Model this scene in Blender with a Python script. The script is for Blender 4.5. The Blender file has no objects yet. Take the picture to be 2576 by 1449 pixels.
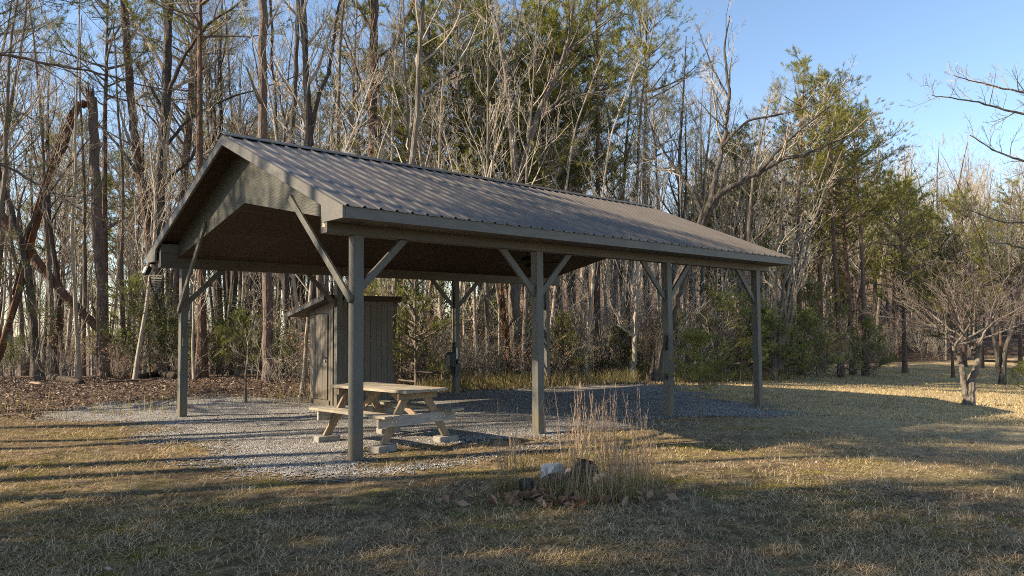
import bpy, math, random
import numpy as np
from mathutils import Vector, Matrix
C = bpy.context.scene
COL = C.collection
PI = math.pi
# ------------------------------------------------------------------ camera, sky, sun, exposure
CAM_H = 1.65; FPX = 1840.0; PITCH = 0.0537; ROLL = 0.0082      # focal length in pixels of a 2576 wide frame
cam_d = bpy.data.cameras.new('camera'); cam = bpy.data.objects.new('camera', cam_d); COL.objects.link(cam)
cam_d.sensor_width = 36; cam_d.lens = FPX / 2576 * 36; cam_d.clip_start = 0.05; cam_d.clip_end = 2500
cam.matrix_world = (Matrix.Translation((0, 0, CAM_H)) @ Matrix.Rotation(PI / 2 + PITCH, 4, 'X') @ Matrix.Rotation(-ROLL, 4, 'Z'))
C.camera = cam
SUN_EL = math.radians(31); SUN_AZ = math.radians(-104)       # azimuth clockwise from +Y
w = bpy.data.worlds.new('World'); C.world = w; w.use_nodes = True
nt = w.node_tree; bg = nt.nodes['Background']
sky = nt.nodes.new('ShaderNodeTexSky'); sky.sky_type = 'NISHITA'; sky.sun_disc = False
sky.sun_elevation = SUN_EL; sky.sun_rotation = SUN_AZ; sky.air_density = 1.0; sky.dust_density = 0.3; sky.ozone_density = 1.8
nt.links.new(sky.outputs[0], bg.inputs[0]); bg.inputs[1].default_value = 0.10
sl = bpy.data.lights.new('sun', 'SUN'); sl.energy = 5.0; sl.angle = math.radians(0.5); sl.color = (1, 0.84, 0.62)
so = bpy.data.objects.new('sun', sl); COL.objects.link(so)
sd = Vector((math.sin(SUN_AZ) * math.cos(SUN_EL), math.cos(SUN_AZ) * math.cos(SUN_EL), math.sin(SUN_EL)))
so.rotation_euler = sd.to_track_quat('Z', 'Y').to_euler(); so.location = (-20, 0, 30)
C.view_settings.view_transform = 'Standard'; C.view_settings.look = 'None'
C.view_settings.exposure = 1.27; C.view_settings.gamma = 1
C.cycles.use_denoising = False; C.cycles.filter_width = 1.0
C.cycles.max_bounces = 5; C.cycles.diffuse_bounces = 3; C.cycles.glossy_bounces = 2
C.cycles.transmission_bounces = 3; C.cycles.transparent_max_bounces = 6
rs = np.random.RandomState(7)

# ------------------------------------------------------------------ helpers
def setp(o, label=None, cat=None, group=None, kind=None):
    if label: o['label'] = label
    if cat: o['category'] = cat
    if group: o['group'] = group
    if kind: o['kind'] = kind
    return o
def empty(name, label, cat, loc=(0, 0, 0), rz=0, group=None, scale=1.0):
    o = bpy.data.objects.new(name, None); COL.objects.link(o); o.empty_display_size = 0.2
    o.location = loc; o.rotation_euler = (0, 0, rz); o.scale = (scale,) * 3
    return setp(o, label, cat, group)
def link(name, me, parent=None):
    o = bpy.data.objects.new(name, me); COL.objects.link(o)
    if parent: o.parent = parent
    return o
def mesh_np(name, V, F, mats, smooth=False, midx=None):
    """V (n,3); F (m,k) one face size, or a list of such arrays"""
    me = bpy.data.meshes.new(name)
    Fs = F if isinstance(F, list) else [F]
    Fs = [np.asarray(f, dtype=np.int32) for f in Fs if len(f)]
    tot = np.concatenate([np.full(len(f), f.shape[1], np.int32) for f in Fs])
    start = np.concatenate([[0], np.cumsum(tot)[:-1]]).astype(np.int32)
    idx = np.concatenate([f.ravel() for f in Fs])
    me.vertices.add(len(V)); me.vertices.foreach_set('co', np.asarray(V, np.float32).ravel())
    me.loops.add(len(idx)); me.loops.foreach_set('vertex_index', idx)
    me.polygons.add(len(tot)); me.polygons.foreach_set('loop_start', start); me.polygons.foreach_set('loop_total', tot)
    for m in (mats if isinstance(mats, (list, tuple)) else [mats]): me.materials.append(m)
    if midx is not None: me.polygons.foreach_set('material_index', np.asarray(midx, np.int32))
    me.polygons.foreach_set('use_smooth', np.full(len(tot), smooth))
    me.update(calc_edges=True); me.validate()
    return me

class MB:
    """collects convex pieces into one mesh"""
    def __init__(s): s.v = []; s.f = []
    def add(s, vs, fs):
        b = len(s.v); s.v += [tuple(map(float, v)) for v in vs]; s.f += [tuple(i + b for i in f) for f in fs]; return s
    def box(s, x0, x1, y0, y1, z0, z1):
        return s.add([(x0, y0, z0), (x1, y0, z0), (x1, y1, z0), (x0, y1, z0), (x0, y0, z1), (x1, y0, z1), (x1, y1, z1), (x0, y1, z1)],
                     [(0, 3, 2, 1), (4, 5, 6, 7), (0, 1, 5, 4), (1, 2, 6, 5), (2, 3, 7, 6), (3, 0, 4, 7)])
    def prism(s, poly, axis, a, b):
        """poly: list of 2D points in the plane across axis, from a to b"""
        n = len(poly)
        def p(q, t): return {'x': (t, q[0], q[1]), 'y': (q[0], t, q[1]), 'z': (q[0], q[1], t)}[axis]
        s.add([p(q, a) for q in poly] + [p(q, b) for q in poly],
              [tuple(range(n))[::-1], tuple(range(n, 2 * n))] + [(i, (i + 1) % n, n + (i + 1) % n, n + i) for i in range(n)]); return s
    def bar(s, p, q, wd, ht, up=(0, 0, 1)):
        p = Vector(p); q = Vector(q); t = (q - p).normalized(); a = t.cross(Vector(up)).normalized(); b = a.cross(t)
        vs = [e + a * (i * wd / 2) + b * (j * ht / 2) for e in (p, q) for (i, j) in ((-1, -1), (1, -1), (1, 1), (-1, 1))]
        return s.add(vs, [(0, 3, 2, 1), (4, 5, 6, 7), (0, 1, 5, 4), (1, 2, 6, 5), (2, 3, 7, 6), (3, 0, 4, 7)])
    def tube(s, pts, r, k=8):
        pts = [Vector(p) for p in pts]; n = len(pts); R = r if isinstance(r, (list, tuple)) else [r] * n; vs = []
        ref = Vector((0.31, 0.17, 0.94))
        for i, p in enumerate(pts):
            t = (pts[min(i + 1, n - 1)] - pts[max(i - 1, 0)]).normalized()
            a = t.cross(ref).normalized(); b = t.cross(a)
            vs += [p + (a * math.cos(2 * PI * j / k) + b * math.sin(2 * PI * j / k)) * R[i] for j in range(k)]
        fs = [(i * k + j, i * k + (j + 1) % k, (i + 1) * k + (j + 1) % k, (i + 1) * k + j) for i in range(n - 1) for j in range(k)]
        fs += [tuple(range(k))[::-1], tuple(range((n - 1) * k, n * k))]
        return s.add(vs, fs)
    def build(s, name, mat, parent=None, bevel=0, smooth=False, jit=0):
        me = bpy.data.meshes.new(name); me.from_pydata(s.v, [], s.f); me.materials.append(mat)
        me.validate(); me.update()
        import bmesh
        bm = bmesh.new(); bm.from_mesh(me); bmesh.ops.recalc_face_normals(bm, faces=bm.faces)
        bm.to_mesh(me); bm.free()
        if smooth: me.polygons.foreach_set('use_smooth', [True] * len(me.polygons))
        o = link(name, me, parent)
        if bevel:
            b = o.modifiers.new('b', 'BEVEL'); b.width = bevel; b.segments = 2; b.limit_method = 'ANGLE'
        return o

# value noise on arrays
_tab = np.random.RandomState(3).rand(256, 256)
def vnoise(x, y):
    x = np.asarray(x, float); y = np.asarray(y, float)
    xi = np.floor(x).astype(int); yi = np.floor(y).astype(int); fx = x - xi; fy = y - yi
    fx = fx * fx * (3 - 2 * fx); fy = fy * fy * (3 - 2 * fy)
    g = lambda a, b: _tab[a & 255, b & 255]
    return (g(xi, yi) * (1 - fx) + g(xi + 1, yi) * fx) * (1 - fy) + (g(xi, yi + 1) * (1 - fx) + g(xi + 1, yi + 1) * fx) * fy
def sstep(a, b, x):
    t = np.clip((np.asarray(x, float) - a) / (b - a), 0, 1); return t * t * (3 - 2 * t)
def ground(x, y):
    x = np.asarray(x, float); y = np.asarray(y, float)
    z = -0.052 * (np.sqrt((x - 3.6) ** 2 + 0.8) + (x - 3.6)) / 2
    z = np.maximum(z, -0.95) * sstep(-60, 2, y)
    z = z - 0.06 * np.exp(-((x + 4.3) ** 2 + (y - 16.6) ** 2) / 3)
    r = sstep(-14, 2, x)
    z = z + r * (12.0 * sstep(42, 100, y) + 3 * sstep(95, 220, y))
    z = z - (1 - r) * 5.0 * sstep(25, 70, y)
    away = sstep(6.5, 9.5, np.hypot((x - 0.6), (y - 14) * 0.9))
    z = z + away * (0.10 * (vnoise(x * 0.35, y * 0.35) - 0.5) + 0.05 * (vnoise(x * 1.1 + 9, y * 1.1) - 0.5))
    z = z + 0.16 * sstep(-4, -9, x) * sstep(15.5, 18.5, y) * sstep(27, 22, y)
    z = z + 0.012 * (vnoise(x * 3.1, y * 3.1 + 40) - 0.5)
    return z
def gz(x, y): return float(ground(x, y))
_ct, _st = math.cos(PITCH), math.sin(PITCH); _cr, _sr = math.cos(ROLL), math.sin(ROLL)
def ray(px, py):
    """viewing direction through a photograph position given on a 2576 x 1449 grid, scaled so forward distance is 1"""
    a = px - 1288; b = 724.5 - py
    a, b = a * _cr + b * _sr, -a * _sr + b * _cr
    d = Vector((a / FPX, _ct - b / FPX * _st, _st + b / FPX * _ct)); return d / d.y
def at(px, py, D): d = ray(px, py); return Vector((d.x * D, D, CAM_H + d.z * D))
def on_ground(px, py, it=40):
    d = ray(px, py); D = CAM_H / max(1e-3, -d.z)
    for _ in range(it):
        D = 0.5 * D + 0.5 * (gz(d.x * D, D) - CAM_H) / d.z
    return Vector((d.x * D, D, gz(d.x * D, D)))
def ppx(P):
    X, Y, Z = P[0], P[1], P[2] - CAM_H
    d = Y * _ct + Z * _st; u = -Y * _st + Z * _ct
    x = FPX * X / d; y = FPX * u / d
    return 1288 + x * _cr - y * _sr, 724.5 - (y * _cr + x * _sr)

# ------------------------------------------------------------------ materials
def mat(name, rough=0.8, spec=0.3):
    m = bpy.data.materials.new(name); m.use_nodes = True; t = m.node_tree
    b = t.nodes['Principled BSDF']; b.inputs['Roughness'].default_value = rough; b.inputs['Specular IOR Level'].default_value = spec
    return m, t, b
def N(t, typ, **kw):
    n = t.nodes.new(typ)
    for k, v in kw.items():
        if k.startswith('i_'):
            key = k[2:]; n.inputs[int(key) if key.isdigit() else key].default_value = v
        else: setattr(n, k, v)
    return n
def ramp(t, fac, stops, interp='LINEAR'):
    r = t.nodes.new('ShaderNodeValToRGB'); r.color_ramp.interpolation = interp
    el = r.color_ramp.elements
    while len(el) < len(stops): el.new(0.5)
    for e, (p, c) in zip(el, stops): e.position = p; e.color = (*c, 1) if len(c) == 3 else c
    t.links.new(fac, r.inputs[0]); return r.outputs[0]
def coords(t, scale=(1, 1, 1), kind='Object'):
    tc = N(t, 'ShaderNodeTexCoord'); mp = N(t, 'ShaderNodeMapping'); mp.inputs['Scale'].default_value = scale
    t.links.new(tc.outputs[kind], mp.inputs[0]); return mp.outputs[0]
def wpos(t, scale=(1, 1, 1)):
    g = N(t, 'ShaderNodeNewGeometry'); mp = N(t, 'ShaderNodeMapping'); mp.inputs['Scale'].default_value = scale
    t.links.new(g.outputs['Position'], mp.inputs[0]); return mp.outputs[0]
def noise(t, vec, scale, detail=4, rough=0.6, out='Fac'):
    n = N(t, 'ShaderNodeTexNoise'); n.inputs['Scale'].default_value = scale; n.inputs['Detail'].default_value = detail
    n.inputs['Roughness'].default_value = rough; t.links.new(vec, n.inputs['Vector']); return n.outputs[out]
def mix(t, fac, a, b, mode='MIX'):
    m = N(t, 'ShaderNodeMix', data_type='RGBA', blend_type=mode)
    for s, v in ((0, fac), (6, a), (7, b)):
        if isinstance(v, (int, float)): m.inputs[s].default_value = v
        elif isinstance(v, tuple): m.inputs[s].default_value = (*v, 1)
        else: t.links.new(v, m.inputs[s])
    return m.outputs[2]
def bump(t, b, h, strength=0.4, dist=0.02):
    n = N(t, 'ShaderNodeBump'); n.inputs['Strength'].default_value = strength; n.inputs['Distance'].default_value = dist
    t.links.new(h, n.inputs['Height']); t.links.new(n.outputs[0], b.inputs['Normal'])

def bark(name, c1, c2, lichen=None, stretch=0.25, sc=9, amt=0.62, dist=0.03):
    m, t, b = mat(name, 0.95, 0.1)
    v = coords(t, (1, 1, stretch)); n1 = noise(t, v, sc, 5, 0.65); col = ramp(t, n1, [(0.3, c1), (0.7, c2)])
    if lichen:
        n2 = noise(t, wpos(t), 3.1, 5, 0.7); k = ramp(t, n2, [(amt, (0, 0, 0)), (amt + 0.07, (1, 1, 1))]); col = mix(t, k, col, lichen)
    t.links.new(col, b.inputs['Base Color'])
    vo = N(t, 'ShaderNodeTexVoronoi'); vo.inputs['Scale'].default_value = sc * 1.6; t.links.new(v, vo.inputs['Vector'])
    bump(t, b, vo.outputs['Distance'], 0.9, dist); return m
M = {}
M['bark_grey'] = bark('bark_grey', (0.085, 0.07, 0.055), (0.23, 0.195, 0.16), (0.36, 0.37, 0.30), 0.22, 9, 0.63)
M['bark_dark'] = bark('bark_dark', (0.04, 0.034, 0.028), (0.13, 0.11, 0.095), (0.30, 0.31, 0.26), 0.22, 10, 0.64)
M['bark_pale'] = bark('bark_pale', (0.22, 0.185, 0.145), (0.46, 0.40, 0.32), (0.5, 0.49, 0.4), 0.5, 5, 0.66, 0.01)
M['bark_pine'] = bark('bark_pine', (0.06, 0.038, 0.028), (0.20, 0.13, 0.098), None, 0.4, 8)
M['bark_pine_grey'] = bark('bark_pine_grey', (0.08, 0.06, 0.05), (0.20, 0.15, 0.125), (0.3, 0.31, 0.27), 0.4, 8, 0.66)
M['wood_split'] = bark('wood_split', (0.05, 0.026, 0.018), (0.20, 0.085, 0.045), (0.09, 0.065, 0.05), 0.06, 14, 0.5)
M['twig_grey'] = bark('twig_grey', (0.24, 0.20, 0.155), (0.44, 0.38, 0.30), None, 1, 2)
M['twig_pale'] = bark('twig_pale', (0.29, 0.25, 0.195), (0.49, 0.43, 0.345), None, 1, 2)
M['twig_dark'] = bark('twig_dark', (0.10, 0.08, 0.065), (0.22, 0.18, 0.15), None, 1, 2)
def leafy(name, stops, trans=0.35, rough=0.7, wsc=None):
    m = bpy.data.materials.new(name); m.use_nodes = True; t = m.node_tree
    t.nodes.clear(); out = N(t, 'ShaderNodeOutputMaterial')
    g = N(t, 'ShaderNodeNewGeometry'); col = ramp(t, g.outputs['Random Per Island'], stops)
    if wsc:
        n = noise(t, wpos(t), wsc, 3); col = mix(t, 1.0, col, ramp(t, n, [(0.3, (0.62, 0.62, 0.62)), (0.7, (1.3, 1.25, 1.1))]), 'MULTIPLY')
    oi = N(t, 'ShaderNodeObjectInfo'); hs = N(t, 'ShaderNodeHueSaturation')
    mr = N(t, 'ShaderNodeMapRange'); mr.inputs[3].default_value = 0.8; mr.inputs[4].default_value = 1.2
    t.links.new(oi.outputs['Random'], mr.inputs[0]); t.links.new(mr.outputs[0], hs.inputs['Value']); t.links.new(col, hs.inputs['Color'])
    d = N(t, 'ShaderNodeBsdfPrincipled'); d.inputs['Roughness'].default_value = rough; d.inputs['Specular IOR Level'].default_value = 0.2
    tr = N(t, 'ShaderNodeBsdfTranslucent'); mx = N(t, 'ShaderNodeMixShader'); mx.inputs[0].default_value = trans
    t.links.new(hs.outputs[0], d.inputs['Base Color']); t.links.new(hs.outputs[0], tr.inputs['Color'])
    t.links.new(d.outputs[0], mx.inputs[1]); t.links.new(tr.outputs[0], mx.inputs[2]); t.links.new(mx.outputs[0], out.inputs[0]); return m
M['needles'] = leafy('needles', [(0, (0.08, 0.105, 0.028)), (0.5, (0.21, 0.22, 0.052)), (1, (0.38, 0.345, 0.085))], 0.3, wsc=0.9)
M['needles_dark'] = leafy('needles_dark', [(0, (0.04, 0.062, 0.024)), (0.6, (0.095, 0.12, 0.035)), (1, (0.18, 0.18, 0.05))], 0.25, wsc=0.9)
M['needles_soft'] = leafy('needles_soft', [(0, (0.12, 0.15, 0.05)), (0.5, (0.23, 0.265, 0.075)), (1, (0.37, 0.38, 0.12))], 0.4, wsc=1.5)
M['leaf_holly'] = leafy('leaf_holly', [(0, (0.04, 0.065, 0.02)), (0.6, (0.10, 0.13, 0.032)), (1, (0.21, 0.21, 0.055))], 0.3, 0.4)
M['leaf_dry'] = leafy('leaf_dry', [(0, (0.16, 0.08, 0.045)), (0.5, (0.30, 0.18, 0.11)), (1, (0.45, 0.31, 0.21))], 0.3)
M['litter'] = leafy('litter', [(0, (0.055, 0.038, 0.030)), (0.45, (0.13, 0.088, 0.064)), (0.85, (0.27, 0.195, 0.145)), (1, (0.46, 0.38, 0.31))], 0.05, 0.6)
M['dry_weed'] = leafy('dry_weed', [(0, (0.26, 0.16, 0.10)), (0.5, (0.42, 0.29, 0.19)), (1, (0.62, 0.49, 0.34))], 0.3)
M['sedge_grass'] = leafy('sedge_grass', [(0, (0.14, 0.13, 0.05)), (0.5, (0.30, 0.25, 0.11)), (1, (0.48, 0.38, 0.20))], 0.3, wsc=0.6)
M['grass_blades'] = leafy('grass_blades', [(0, (0.13, 0.105, 0.035)), (0.3, (0.28, 0.20, 0.10)), (0.65, (0.47, 0.345, 0.21)), (1, (0.70, 0.54, 0.37))], 0.25, wsc=0.45)
M['straw'] = leafy('sunlit_straw_blades', [(0, (0.28, 0.21, 0.10)), (0.5, (0.56, 0.44, 0.24)), (1, (0.76, 0.63, 0.38))], 0.3, wsc=0.5)  # dry straw tone, brightened in place of sun on the far lawn
M['pale_blades'] = leafy('pale_blades', [(0, (0.22, 0.17, 0.10)), (0.5, (0.40, 0.32, 0.21)), (1, (0.58, 0.48, 0.33))], 0.25)
M['moss'] = leafy('moss', [(0, (0.13, 0.125, 0.022)), (1, (0.42, 0.34, 0.06))], 0.2, wsc=2)

def painted(name, base, grain=(6, 6, 0.7), var=0.22, rough=0.55, grime=False):
    m, t, b = mat(name, rough, 0.35)
    v = coords(t, grain); n = noise(t, v, 7, 5, 0.6); n2 = noise(t, coords(t), 1.7, 3)
    lo = tuple(c * (1 - var) for c in base); hi = tuple(c * (1 + var) for c in base)
    col = ramp(t, n, [(0.3, lo), (0.7, hi)])
    col = mix(t, 1.0, col, ramp(t, n2, [(0.35, (0.85, 0.85, 0.86)), (0.65, (1.1, 1.08, 1.05))]), 'MULTIPLY')
    n3 = noise(t, coords(t, tuple(g * 1.6 for g in grain)), 2.6, 2, 0.4); ck = ramp(t, n3, [(0.488, (1, 1, 1)), (0.5, (0.3, 0.3, 0.3)), (0.512, (1, 1, 1))])
    gate = ramp(t, n2, [(0.5, (1, 1, 1)), (0.56, (0, 0, 0))]); col = mix(t, 1.0, col, mix(t, gate, ck, (1.0, 1.0, 1.0)), 'MULTIPLY')
    if grime:
        sz_ = N(t, 'ShaderNodeSeparateXYZ'); g_ = N(t, 'ShaderNodeNewGeometry'); t.links.new(g_.outputs['Position'], sz_.inputs[0])
        ma = N(t, 'ShaderNodeMath', operation='MULTIPLY_ADD'); t.links.new(noise(t, wpos(t), 9, 4), ma.inputs[0]); ma.inputs[1].default_value = -0.5; t.links.new(sz_.outputs[2], ma.inputs[2])
        col = mix(t, ramp(t, ma.outputs[0], [(0.0, (0.75, 0.75, 0.75)), (0.12, (0, 0, 0))]), col, (0.13, 0.105, 0.07))
    t.links.new(col, b.inputs['Base Color']); bump(t, b, n, 0.35, 0.004); return m
PAINT = (0.10, 0.095, 0.082)
M['paint_post'] = painted('paint_post', (0.10, 0.097, 0.085), (5, 5, 0.35), grime=True)
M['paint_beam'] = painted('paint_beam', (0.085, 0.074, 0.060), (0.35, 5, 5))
M['paint_fascia'] = painted('paint_fascia', (0.115, 0.108, 0.096), (0.4, 4, 4), 0.12)
M['paint_brace'] = painted('paint_brace', PAINT, (3, 3, 1.2))
m, t, b = mat('plywood_gable', 0.6, 0.3); M['ply'] = m
wv = N(t, 'ShaderNodeTexWave', wave_type='RINGS'); wv.inputs['Scale'].default_value = 3.2; wv.inputs['Distortion'].default_value = 9; wv.inputs['Detail'].default_value = 3
t.links.new(coords(t, (1, 1.0, 2.2)), wv.inputs['Vector'])
t.links.new(ramp(t, wv.outputs['Fac'], [(0.2, (0.066, 0.064, 0.052)), (0.8, (0.08, 0.077, 0.062))]), b.inputs['Base Color']); bump(t, b, wv.outputs['Fac'], 0.35, 0.006)
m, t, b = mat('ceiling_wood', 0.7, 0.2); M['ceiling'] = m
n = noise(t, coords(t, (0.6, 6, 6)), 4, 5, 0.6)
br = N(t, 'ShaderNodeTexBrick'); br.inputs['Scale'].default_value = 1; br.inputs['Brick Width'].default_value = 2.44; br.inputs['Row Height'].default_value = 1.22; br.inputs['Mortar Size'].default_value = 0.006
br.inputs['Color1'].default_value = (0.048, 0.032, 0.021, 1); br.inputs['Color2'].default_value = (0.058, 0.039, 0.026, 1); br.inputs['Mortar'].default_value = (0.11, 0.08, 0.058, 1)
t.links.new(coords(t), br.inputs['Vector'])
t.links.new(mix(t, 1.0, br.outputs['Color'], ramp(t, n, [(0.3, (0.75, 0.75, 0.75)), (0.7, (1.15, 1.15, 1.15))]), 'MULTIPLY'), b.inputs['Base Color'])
m, t, b = mat('metal_roof', 0.38, 0.5); M['roof'] = m
n = noise(t, coords(t, (1, 0.25, 1)), 2.2, 5, 0.65); n2 = noise(t, coords(t), 30, 3)
col = ramp(t, n, [(0.3, (0.075, 0.063, 0.050)), (0.7, (0.118, 0.10, 0.080))]); col = mix(t, 0.25, col, ramp(t, n2, [(0.3, (0.09, 0.08, 0.07)), (0.7, (0.2, 0.18, 0.16))]))
xyz = N(t, 'ShaderNodeSeparateXYZ'); t.links.new(coords(t), xyz.inputs[0])
def fr(sock, period, ph):
    a_ = N(t, 'ShaderNodeMath', operation='MULTIPLY_ADD'); t.links.new(sock, a_.inputs[0]); a_.inputs[1].default_value = 1 / period; a_.inputs[2].default_value = ph
    b_ = N(t, 'ShaderNodeMath', operation='FRACT'); t.links.new(a_.outputs[0], b_.inputs[0]); c_ = N(t, 'ShaderNodeMath', operation='SUBTRACT'); t.links.new(b_.outputs[0], c_.inputs[0]); c_.inputs[1].default_value = 0.5
    d_ = N(t, 'ShaderNodeMath', operation='MULTIPLY'); t.links.new(c_.outputs[0], d_.inputs[0]); d_.inputs[1].default_value = period; e_ = N(t, 'ShaderNodeMath', operation='POWER'); t.links.new(d_.outputs[0], e_.inputs[0]); e_.inputs[1].default_value = 2; return e_.outputs[0]
ad = N(t, 'ShaderNodeMath', operation='ADD'); t.links.new(fr(xyz.outputs[0], 0.2286, 0.95), ad.inputs[0]); t.links.new(fr(xyz.outputs[1], 0.61, 0.2), ad.inputs[1])
lt = N(t, 'ShaderNodeMath', operation='LESS_THAN'); t.links.new(ad.outputs[0], lt.inputs[0]); lt.inputs[1].default_value = 0.00012
col = mix(t, lt.outputs[0], col, (0.03, 0.026, 0.022))
col = mix(t, ramp(t, noise(t, coords(t, (3.0, 0.5, 1)), 3, 6, 0.75), [(0.58, (0, 0, 0)), (0.7, (0.6, 0.6, 0.6))]), col, (0.055, 0.045, 0.036))
t.links.new(col, b.inputs['Base Color']); b.inputs['Metallic'].default_value = 0.25; bump(t, b, n, 0.1, 0.01)
def wood(name, c1, c2, grain):
    m, t, b = mat(name, 0.8, 0.2); v = coords(t, grain)
    wv = N(t, 'ShaderNodeTexNoise'); wv.inputs['Scale'].default_value = 10; wv.inputs['Detail'].default_value = 6; wv.inputs['Distortion'].default_value = 0.6; t.links.new(v, wv.inputs['Vector'])
    n2 = noise(t, coords(t), 2.5, 4)
    col = ramp(t, wv.outputs['Fac'], [(0.3, c1), (0.68, c2)]); col = mix(t, 1.0, col, ramp(t, n2, [(0.3, (0.72, 0.72, 0.74)), (0.7, (1.12, 1.1, 1.05))]), 'MULTIPLY')
    t.links.new(col, b.inputs['Base Color']); bump(t, b, wv.outputs['Fac'], 0.5, 0.006); return m
M['table_wood'] = wood('table_wood', (0.21, 0.18, 0.14), (0.38, 0.335, 0.265), (5, 0.45, 5))
M['leg_wood'] = wood('leg_wood', (0.19, 0.135, 0.085), (0.36, 0.27, 0.18), (6, 6, 0.9))
M['cross_wood'] = wood('cross_wood', (0.27, 0.235, 0.20), (0.43, 0.39, 0.34), (0.5, 5, 5))
M['shed_wood'] = painted('shed_wood', (0.12, 0.103, 0.084), (6, 6, 0.4), grime=True)
def simple(name, col, rough=0.6, var=0.15, sc=20, metal=0, spec=0.3):
    m, t, b = mat(name, rough, spec); n = noise(t, coords(t), sc, 4)
    t.links.new(ramp(t, n, [(0.3, tuple(c * (1 - var) for c in col)), (0.7, tuple(c * (1 + var) for c in col))]), b.inputs['Base Color'])
    b.inputs['Metallic'].default_value = metal; bump(t, b, n, 0.3, 0.004); return m
M['concrete'] = simple('concrete', (0.22, 0.20, 0.175), 0.95, 0.3, 14)
M['black'] = simple('black_metal', (0.012, 0.012, 0.012), 0.45)
M['fan_dark'] = simple('fan_dark', (0.02, 0.016, 0.013), 0.4)
M['glass_lamp'] = simple('lamp_glass', (0.35, 0.34, 0.30), 0.25)
M['grey_box'] = simple('grey_enamel', (0.22, 0.23, 0.22), 0.5)
M['white_pvc'] = simple('white_plastic', (0.7, 0.7, 0.67), 0.4)
M['bolt'] = simple('zinc_bolt', (0.5, 0.5, 0.5), 0.35, metal=0.8)
M['pale_patch'] = simple('bare_wood_patch', (0.42, 0.37, 0.27), 0.8, 0.25)
M['white_rock'] = simple('white_quartz', (0.36, 0.35, 0.33), 0.85, 0.35, 9)
M['dark_rock'] = simple('dark_rock', (0.06, 0.052, 0.045), 0.95, 0.4, 9)
M['tan_rock'] = simple('tan_rock', (0.35, 0.30, 0.25), 0.9, 0.3, 9)
M['stump'] = simple('charred_wood', (0.022, 0.02, 0.018), 0.95, 0.5, 14)
M['rot_wood'] = wood('rotten_wood', (0.03, 0.022, 0.017), (0.11, 0.08, 0.06), (1, 5, 5))

# ground
m, t, b = mat('ground_soil', 1.0, 0.1); M['ground'] = m
p = wpos(t)
n1 = noise(t, p, 0.55, 6, 0.68); n0 = noise(t, p, 1.7, 5, 0.7); n2 = noise(t, p, 6, 6, 0.75); n3 = noise(t, p, 45, 4, 0.8)
lawn = ramp(t, n2, [(0.30, (0.06, 0.042, 0.028)), (0.5, (0.20, 0.145, 0.088)), (0.64, (0.36, 0.27, 0.17)), (0.8, (0.50, 0.40, 0.27))])
lawn = mix(t, ramp(t, n1, [(0.42, (0, 0, 0)), (0.62, (0.8, 0.8, 0.8))]), lawn, ramp(t, n2, [(0.3, (0.035, 0.036, 0.010)), (0.5, (0.11, 0.10, 0.025)), (0.7, (0.25, 0.20, 0.05))]))
lawn = mix(t, 1.0, lawn, ramp(t, n3, [(0.3, (0.45, 0.45, 0.45)), (0.7, (1.5, 1.5, 1.45))]), 'MULTIPLY')
lawn = mix(t, ramp(t, n0, [(0.5, (0, 0, 0)), (0.62, (0.8, 0.8, 0.8))]), lawn, ramp(t, n3, [(0.3, (0.035, 0.022, 0.015)), (0.7, (0.17, 0.115, 0.075))]))
straw = ramp(t, n2, [(0.3, (0.32, 0.235, 0.125)), (0.7, (0.66, 0.52, 0.30))]); straw = mix(t, 1.0, straw, ramp(t, n3, [(0.3, (0.6, 0.6, 0.6)), (0.7, (1.35, 1.35, 1.3))]), 'MULTIPLY')  # straw ground colour raised to stand in for sunlight
litter = ramp(t, n2, [(0.3, (0.045, 0.032, 0.026)), (0.5, (0.14, 0.098, 0.07)), (0.7, (0.28, 0.20, 0.15))])
litter = mix(t, 1.0, litter, ramp(t, n3, [(0.3, (0.5, 0.5, 0.5)), (0.7, (1.4, 1.35, 1.3))]), 'MULTIPLY')
sx = N(t, 'ShaderNodeSeparateXYZ'); t.links.new(p, sx.inputs[0])
def mth(op, a, b_=None, c_=None):
    n = N(t, 'ShaderNodeMath', operation=op)
    for i, v in enumerate((a, b_, c_)):
        if v is None: continue
        if isinstance(v, (int, float)): n.inputs[i].default_value = v
        else: t.links.new(v, n.inputs[i])
    return n.outputs[0]
X_, Y_ = sx.outputs[0], sx.outputs[1]
nn = mth('MULTIPLY', mth('SUBTRACT', n1, 0.5), 6.0)
# right-hand straw coloured lawn, lightened to read as sunlit: grows with x + distance
sun_straw = ramp(t, mth('MULTIPLY_ADD', mth('ADD', mth('ADD', mth('MULTIPLY', X_, 0.9), Y_), nn), 0.05, -0.55), [(0.0, (0, 0, 0)), (0.5, (0.9, 0.9, 0.9))])
lawn = mix(t, sun_straw, lawn, straw)
# the woods' floor: left bank beyond y 15.3 for x < -4; centre beyond ~21.5; right beyond a line that runs away
edge = N(t, 'ShaderNodeFloatCurve')
ec = mth('MULTIPLY_ADD', X_, 0.02, 0.5)                 # x -25..25 -> 0..1
cu = edge.mapping.curves[0]
EDGE = [(-25, 13.5), (-9, 14.5), (-6, 15.8), (-4, 17.5), (-1.5, 19.6), (2, 21.2), (6, 23.2), (10, 27.5), (14, 37), (18, 44), (25, 46)]
while len(cu.points) < len(EDGE): cu.points.new(0.5, 0.5)
for q, (ex, ey) in zip(cu.points, EDGE): q.location = (0.5 + ex * 0.02, ey * 0.02); q.handle_type = 'VECTOR'
edge.mapping.update(); t.links.new(ec, edge.inputs['Value'])
dd = mth('SUBTRACT', mth('ADD', Y_, mth('MULTIPLY', nn, 0.35)), mth('MULTIPLY', edge.outputs[0], 50.0))
lf = ramp(t, mth('MULTIPLY_ADD', dd, 0.7, 0.5), [(0, (0, 0, 0)), (1, (1, 1, 1))])
col = mix(t, lf, lawn, litter)
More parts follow.
